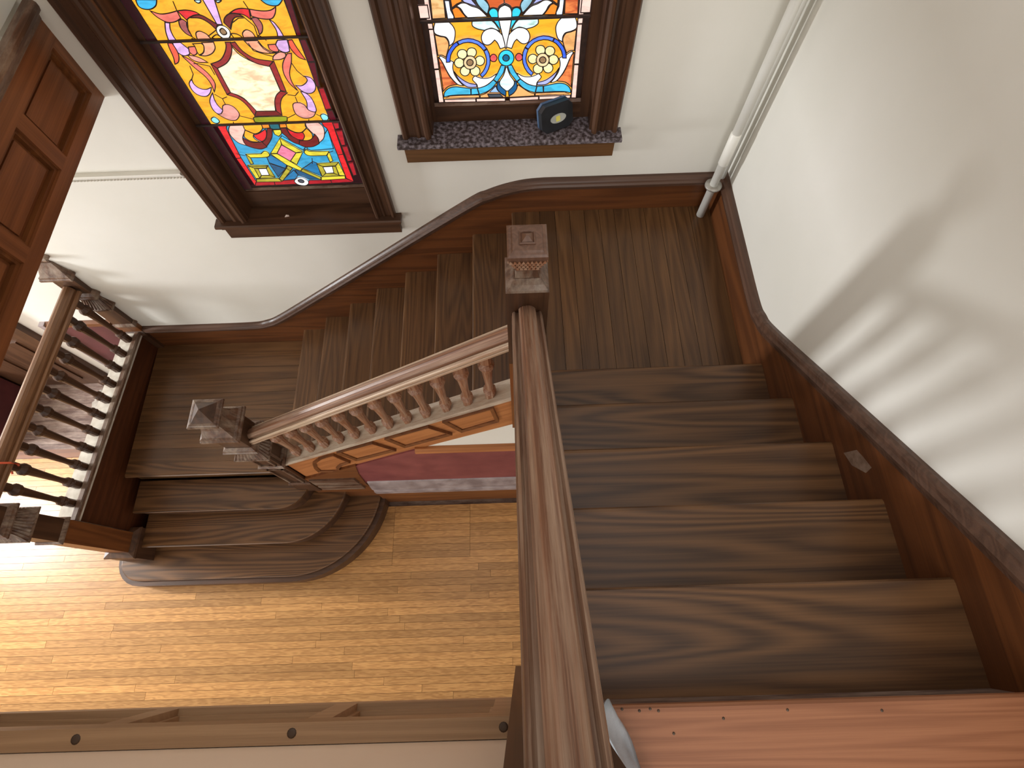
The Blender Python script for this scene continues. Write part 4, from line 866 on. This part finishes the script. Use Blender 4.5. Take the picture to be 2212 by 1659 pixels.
# ================================================================== newel posts
def reeded(z0, h0, z1, h1, n=9):
    """square flare whose sides are cut into reeds"""
    v = []; f = []; rings = []
    for t in (0.0, 0.35, 0.7, 1.0):
        z = z0 + (z1 - z0) * t; h = h0 + (h1 - h0) * t ** 1.7; ring = []
        for s in range(4):
            for i in range(n * 2):
                u = -h + 2 * h * i / (n * 2); o_ = h - (0.006 if i % 2 else 0.0)
                p = [(u, -o_), (o_, u), (-u, o_), (-o_, -u)][s]; ring.append((p[0], p[1], z))
        rings.append(ring)
    m = len(rings[0])
    for g in rings: v += g
    for k in range(len(rings) - 1):
        for i in range(m): f.append((k * m + i, k * m + (i + 1) % m, (k + 1) * m + (i + 1) % m, (k + 1) * m + i))
    f += [tuple(range(m))[::-1], tuple(range((len(rings) - 1) * m, len(rings) * m))]
    return v, f
def tall_newel(cx, cy, zb, zr, label, pw_=0.088, panels=False, half=False):
    t = thing('newel_post', (cx, cy, zb), label, 'newel post', 'tall carved newel posts')
    def part(nm, sec, mat='newel_z', par=None):
        v, f = loft([(zr + d, h_) for d, h_ in sec]); return fixn(obj(nm, shift(v, (cx, cy, 0)), f, mat, par or t))
    def a_(z): return z - zr
    part('plinth', [(a_(zb), pw_), (a_(zb) + 0.20, pw_), (a_(zb) + 0.225, pw_ + 0.006), (a_(zb) + 0.24, pw_), (a_(zb) + 0.25, 0.074)], 'dark_z')
    part('shaft', [(a_(zb) + 0.25, 0.072), (-0.48, 0.072)], 'dark_z' if panels else 'brown_z')
    part('collar', [(-0.485, 0.074), (-0.48, 0.086), (-0.468, 0.086), (-0.45, 0.074)])
    part('shaft', [(-0.45, 0.072), (-0.215, 0.070)], 'dark_z')
    v, f = reeded(zr - 0.10, 0.062, zr - 0.208, 0.102); fixn(obj('reeded_skirt', shift(v, (cx, cy, 0)), f, 'newel_z', t))
    part('skirt_edge', [(-0.218, 0.098), (-0.218, 0.105), (-0.208, 0.105), (-0.206, 0.098)])
    part('ledge', [(-0.10, 0.068), (-0.082, 0.098), (-0.070, 0.101), (-0.062, 0.094), (-0.052, 0.092), (-0.035, 0.074)])
    part('block', [(-0.036, 0.072), (0.145, 0.072)], 'dark_z')
    part('cornice', [(0.143, 0.096), (0.145, 0.103), (0.160, 0.103), (0.165, 0.097), (0.178, 0.095), (0.184, 0.084), (0.235, 0.062), (0.26, 0.055), (0.275, 0.05)])
    part('neck', [(0.274, 0.044), (0.305, 0.036)], 'dark_z')
    cp = part('cap', [(0.304, 0.04), (0.316, 0.074), (0.320, 0.079), (0.332, 0.079), (0.336, 0.073), (0.340, 0.070), (0.343, 0.060)])
    part('finial', [(0.342, 0.058), (0.365, 0.034), (0.392, 0.003)], 'dark_z', cp)
    def sunk(zz0, zz1):
        h = 0.0725
        for s in range(4):
            mb = MB()
            for (ua, ub, za, zb_) in ((-0.052, 0.052, zz0, zz0 + 0.010), (-0.052, 0.052, zz1 - 0.010, zz1), (-0.052, -0.040, zz0, zz1), (0.040, 0.052, zz0, zz1)):
                if s == 0: mb.box(cx + ua, cx + ub, cy - h - 0.010, cy - h + 0.002, za, zb_)
                elif s == 1: mb.box(cx + h - 0.002, cx + h + 0.010, cy + ua, cy + ub, za, zb_)
                elif s == 2: mb.box(cx + ua, cx + ub, cy + h - 0.002, cy + h + 0.010, za, zb_)
                else: mb.box(cx - h - 0.010, cx - h + 0.002, cy + ua, cy + ub, za, zb_)
            mb.build('panel_mould', 'newel_z', t)
    if panels: sunk(zr - 0.43, zr - 0.24)
    if panels and zr - 0.52 - (zb + 0.28) > 0.1: sunk(zb + 0.28, zr - 0.52)
    if half:
        for o in list(t.children) + [g for c in t.children for g in c.children]:
            lim = -0.001 - wloc(o).y
            for q in o.data.vertices: q.co.y = min(q.co.y, lim)
    return t
tall_newel(-1.542, -1.12, 0.47, 1.65, 'tall carved newel post at the foot of the honey-coloured string', 0.08, True)
tall_newel(-2.875, 0.035, ZL, 1.53, 'tall carved half newel post against the white back wall at the left', half=True)
tall_newel(-2.945, -1.535, r, 1.53, 'carved newel post at the left end of the curved steps', 0.11)
# corner newel with carved cap
NX, NY = 0.087, -1.12
t = thing('newel_post', (NX, NY, 1.69), 'square newel post with carved cap at the corner of the landing', 'newel post')
def npart(nm, sec, mat='newel_z', par=None): return fixn(obj(nm, shift(loft(sec)[0], (NX, NY, 0)), loft(sec)[1], mat, par or t))
npart('pendant', [(1.69, 0.048), (1.80, 0.048)], 'brown_z')
npart('shaft', [(1.80, 0.068), (2.60, 0.068)], 'brown_z')
npart('block', [(2.60, 0.0675), (3.105, 0.0675)], 'dark_z')
npart('flare', [(3.105, 0.0675), (3.111, 0.064), (3.125, 0.052), (3.140, 0.043), (3.142, 0.040)], 'newel_z')
npart('neck', [(3.142, 0.037), (3.160, 0.033), (3.175, 0.033)], 'newel_z')
cp = npart('carved_cap', [(3.174, 0.034), (3.19, 0.038), (3.255, 0.056), (3.258, 0.058), (3.270, 0.058), (3.276, 0.053), (3.277, 0.046), (3.283, 0.042)], 'cap_z')
lv = MB()
for rw, (z_, o_, n_l, sp) in enumerate(((3.240, 0.0525, 9, 0.0118), (3.224, 0.047, 8, 0.0118), (3.208, 0.0425, 7, 0.0118), (3.192, 0.038, 6, 0.0118))):
    for s in range(4):
        for i in range(n_l):
            u = (i - (n_l - 1) / 2) * sp; c_ = [(u, -o_), (o_, u), (-u, o_), (-o_, -u)][s]; q = 0.0058
            lv.add([(NX + c_[0] - q, NY + c_[1] - q, z_), (NX + c_[0] + q, NY + c_[1] - q, z_), (NX + c_[0] + q, NY + c_[1] + q, z_), (NX + c_[0] - q, NY + c_[1] + q, z_), (NX + c_[0] * 1.05, NY + c_[1] * 1.05, z_ + 0.010), (NX + c_[0], NY + c_[1], z_ - 0.010)], [(0, 1, 4), (1, 2, 4), (2, 3, 4), (3, 0, 4), (1, 0, 5), (2, 1, 5), (3, 2, 5), (0, 3, 5)])
lv.build('carved_leaves', 'worn_z', cp, kind='stuff')
npart('finial', [(3.283, 0.023), (3.287, 0.023), (3.289, 0.019), (3.285, 0.017), (3.298, 0.004)], 'cap_z', cp)
# post at the head of the stairs
t2 = thing('newel_post', (0.081, -2.325, 2.52), 'plain square newel post under the near end of the broad handrail', 'newel post')
fixn(obj('shaft', shift(loft([(2.52, 0.07), (3.95, 0.07)])[0], (0.081, -2.325, 0)), loft([(0, 1), (1, 1)])[1], 'dark_z', t2))
fixn(obj('cap', shift(loft([(3.95, 0.07), (3.98, 0.09), (4.01, 0.09), (4.05, 0.03)])[0], (0.081, -2.325, 0)), loft([(0, 1), (1, 1), (1, 1), (1, 1)])[1], 'newel_z', t2))

# ================================================================== small things
def pipe_(name, x, y, rad, z0, z1, label, ring):
    t = thing(name, (x, y, z0), label, 'pipe', 'white steam pipes in the corner')
    lathe('tube', [(z0, rad), (z1, rad)], (x, y, 0), 'white_paint', t, 20)
    if ring:
        lathe('escutcheon', [(2.352, rad + 0.001), (2.352, rad + 0.022), (2.362, rad + 0.022), (2.366, rad + 0.006)], (x, y, 0), 'steel', t, 24)
        lathe('coupling', [(2.50, rad), (2.505, rad + 0.004), (2.68, rad + 0.004), (2.685, rad)], (x, y, 0), 'white_paint', t, 20)
    return t
pipe_('steam_pipe', 1.098, -0.092, 0.021, ZU, 5.7, 'thick white steam pipe with a metal floor ring in the landing corner', True)
pipe_('steam_pipe', 1.150, -0.040, 0.017, 2.362, 5.7, 'thinner white steam pipe behind the thick one in the corner', False)

wlm = thing('work_light', (0.262, 0.015, 2.66), 'small black work light with a yellow lamp face standing on the window sill', 'work light')
def rbox_prof(w, h, c): return [(-w + c, -h), (w - c, -h), (w, -h + c), (w, h - c), (w - c, h), (-w + c, h), (-w, h - c), (-w, -h + c)]
ang = math.radians(24); U = Vector((math.cos(ang), math.sin(ang), 0)); Nn = Vector((math.sin(ang), -math.cos(ang), 0)); V = (Vector((0, 0, 1)) - Nn * 0.22).normalized(); Nf = U.cross(V)
c0 = Vector((0.268, 0.015, 2.66 + 0.064))
ex('housing', rbox_prof(0.08, 0.062, 0.022), c0 - Nf * 0.018, c0 + Nf * 0.016, U, V, 'black_plastic', wlm)
ex('back_shell', rbox_prof(0.083, 0.065, 0.024), c0 - Nf * 0.028, c0 - Nf * 0.014, U, V, 'blue_plastic', wlm)
ov = [(0.040 * math.cos(a) + 0.004, 0.021 * math.sin(a) - 0.006) for a in [2 * math.pi * i / 20 for i in range(20)]]
le = ex('lens', ov, c0 + Nf * 0.0155, c0 + Nf * 0.019, U, V, 'lens_grey', wlm)
ex('lamp', [(-0.008, -0.018), (0.012, -0.018), (0.012, 0.006), (-0.008, 0.006)], c0 + Nf * 0.0185, c0 + Nf * 0.0205, U, V, 'led_yellow', le)

ch = MB(); ch.add([(-1.232, -0.005, 2.1305), (-1.205, 0.0, 2.1305), (-1.212, 0.012, 2.1305), (-1.226, 0.012, 2.1305), (-1.220, 0.002, 2.143)], [(3, 2, 1, 0), (0, 1, 4), (1, 2, 4), (2, 3, 4), (3, 0, 4)])
tag(ch.build('plaster_chip', 'chip'), 'pale plaster chip lying on the sill of the amber window', 'chip')

# grey plastic sheet wrapped round the post at the head of the stairs
v = []; f = []; nu_, nv_ = 16, 9
for i in range(nu_ + 1):
    t_ = i / nu_
    for j in range(nv_ + 1):
        s = j / nv_
        px = 0.178 + 0.055 * math.sin(t_ * 1.7) + 0.035 * (1 - s) + 0.05 * t_ * (1 - s) + 0.006 * math.sin(9 * t_ + 5 * s)
        py = -2.262 - 0.26 * t_ - 0.01 * math.cos(7 * s)
        pz = ZT + 0.004 + 0.14 * s * (0.65 + 0.35 * math.cos(3 * t_)) + 0.012 * (1 + math.sin(11 * t_ + 3 * s))
        v.append((px, py, pz))
for i in range(nu_):
    for j in range(nv_): a = i * (nv_ + 1) + j; f.append((a, a + 1, a + nv_ + 2, a + nv_ + 1))
o = obj('plastic_sheet', v, f, 'poly_sheet', None, True); md = o.modifiers.new('thick', 'SOLIDIFY'); md.thickness = 0.003
tag(o, 'grey plastic sheet bunched beside the post at the top step', 'plastic sheet')

# orange cord tied round the left handrail
def tube_path(name, P, rad, mat, parent=None, n=8):
    v = []; f = []
    for i, p in enumerate(P):
        a = Vector(P[max(i - 1, 0)]); b = Vector(P[min(i + 1, len(P) - 1)]); t_ = (b - a).normalized(); s = t_.orthogonal().normalized() if abs(t_.z) > 0.99 else Vector((t_.y, -t_.x, 0)).normalized(); w = t_.cross(s)
        for k in range(n):
            q = 2 * math.pi * k / n; v.append(tuple(Vector(p) + s * rad * math.cos(q) + w * rad * math.sin(q)))
    for i in range(len(P) - 1):
        for k in range(n): f.append((i * n + k, i * n + (k + 1) % n, (i + 1) * n + (k + 1) % n, (i + 1) * n + k))
    f += [tuple(range(n))[::-1], tuple(range((len(P) - 1) * n, len(P) * n))]
    return fixn(obj(name, v, f, mat, parent, True))
yc = -1.22; xc_ = xl(yc)
P = [(xc_ - 0.32, yc - 0.06, 1.59), (xc_ - 0.14, yc - 0.04, 1.60), (xc_ - 0.04, yc - 0.02, 1.602), (xc_ + 0.03, yc - 0.012, 1.595), (xc_ + 0.064, yc, 1.55), (xc_ + 0.06, yc + 0.005, 1.50), (xc_ + 0.03, yc + 0.01, 1.46), (xc_ - 0.03, yc + 0.0, 1.45), (xc_ - 0.03, yc - 0.03, 1.42)]
tag(tube_path('orange_cord', P, 0.006, 'cord_orange'), 'orange cord tied round the left handrail near its carved post', 'cord')

# crumpled grey cloth on the vestibule floor
v = []; f = []; rc = random.Random(5); nn_ = 12
for i in range(nn_):
    for j in range(nn_):
        a, b = i / (nn_ - 1) * 2 - 1, j / (nn_ - 1) * 2 - 1; d = max(0, 1 - (a * a + b * b) * 0.6)
        v.append((-3.62 + 0.20 * a, -0.22 + 0.13 * b, 0.004 + 0.10 * d * (0.5 + rc.random() * 0.6)))
for i in range(nn_ - 1):
    for j in range(nn_ - 1): k = i * nn_ + j; f.append((k, k + nn_, k + nn_ + 1, k + 1))
tag(obj('dust_cloth', v, f, 'cloth_grey', None, True), 'crumpled grey dust cloth on the dark boards beyond the left balustrade', 'cloth')

# a smear of pale plaster on the right skirting and nail holes in the nosing board
slab('plaster_smear', [(-1.622, 2.72), (-1.632, 2.791), (-1.66, 2.812), (-1.703, 2.838), (-1.712, 2.804), (-1.672, 2.745)], 'x', SKX - 0.0008, SKX + 0.001, 'smear', br)
for (a, c) in ((0.242, -2.284), (0.278, -2.288), (0.301, -2.285), (0.318, -2.289), (0.451, -2.306), (0.587, -2.294), (0.782, -2.3), (0.344, -2.330)):
    lathe('nail_hole', [(-0.001, 0.003), (0.0006, 0.003)], (a, c, ZT), 'plug', fu, 8)
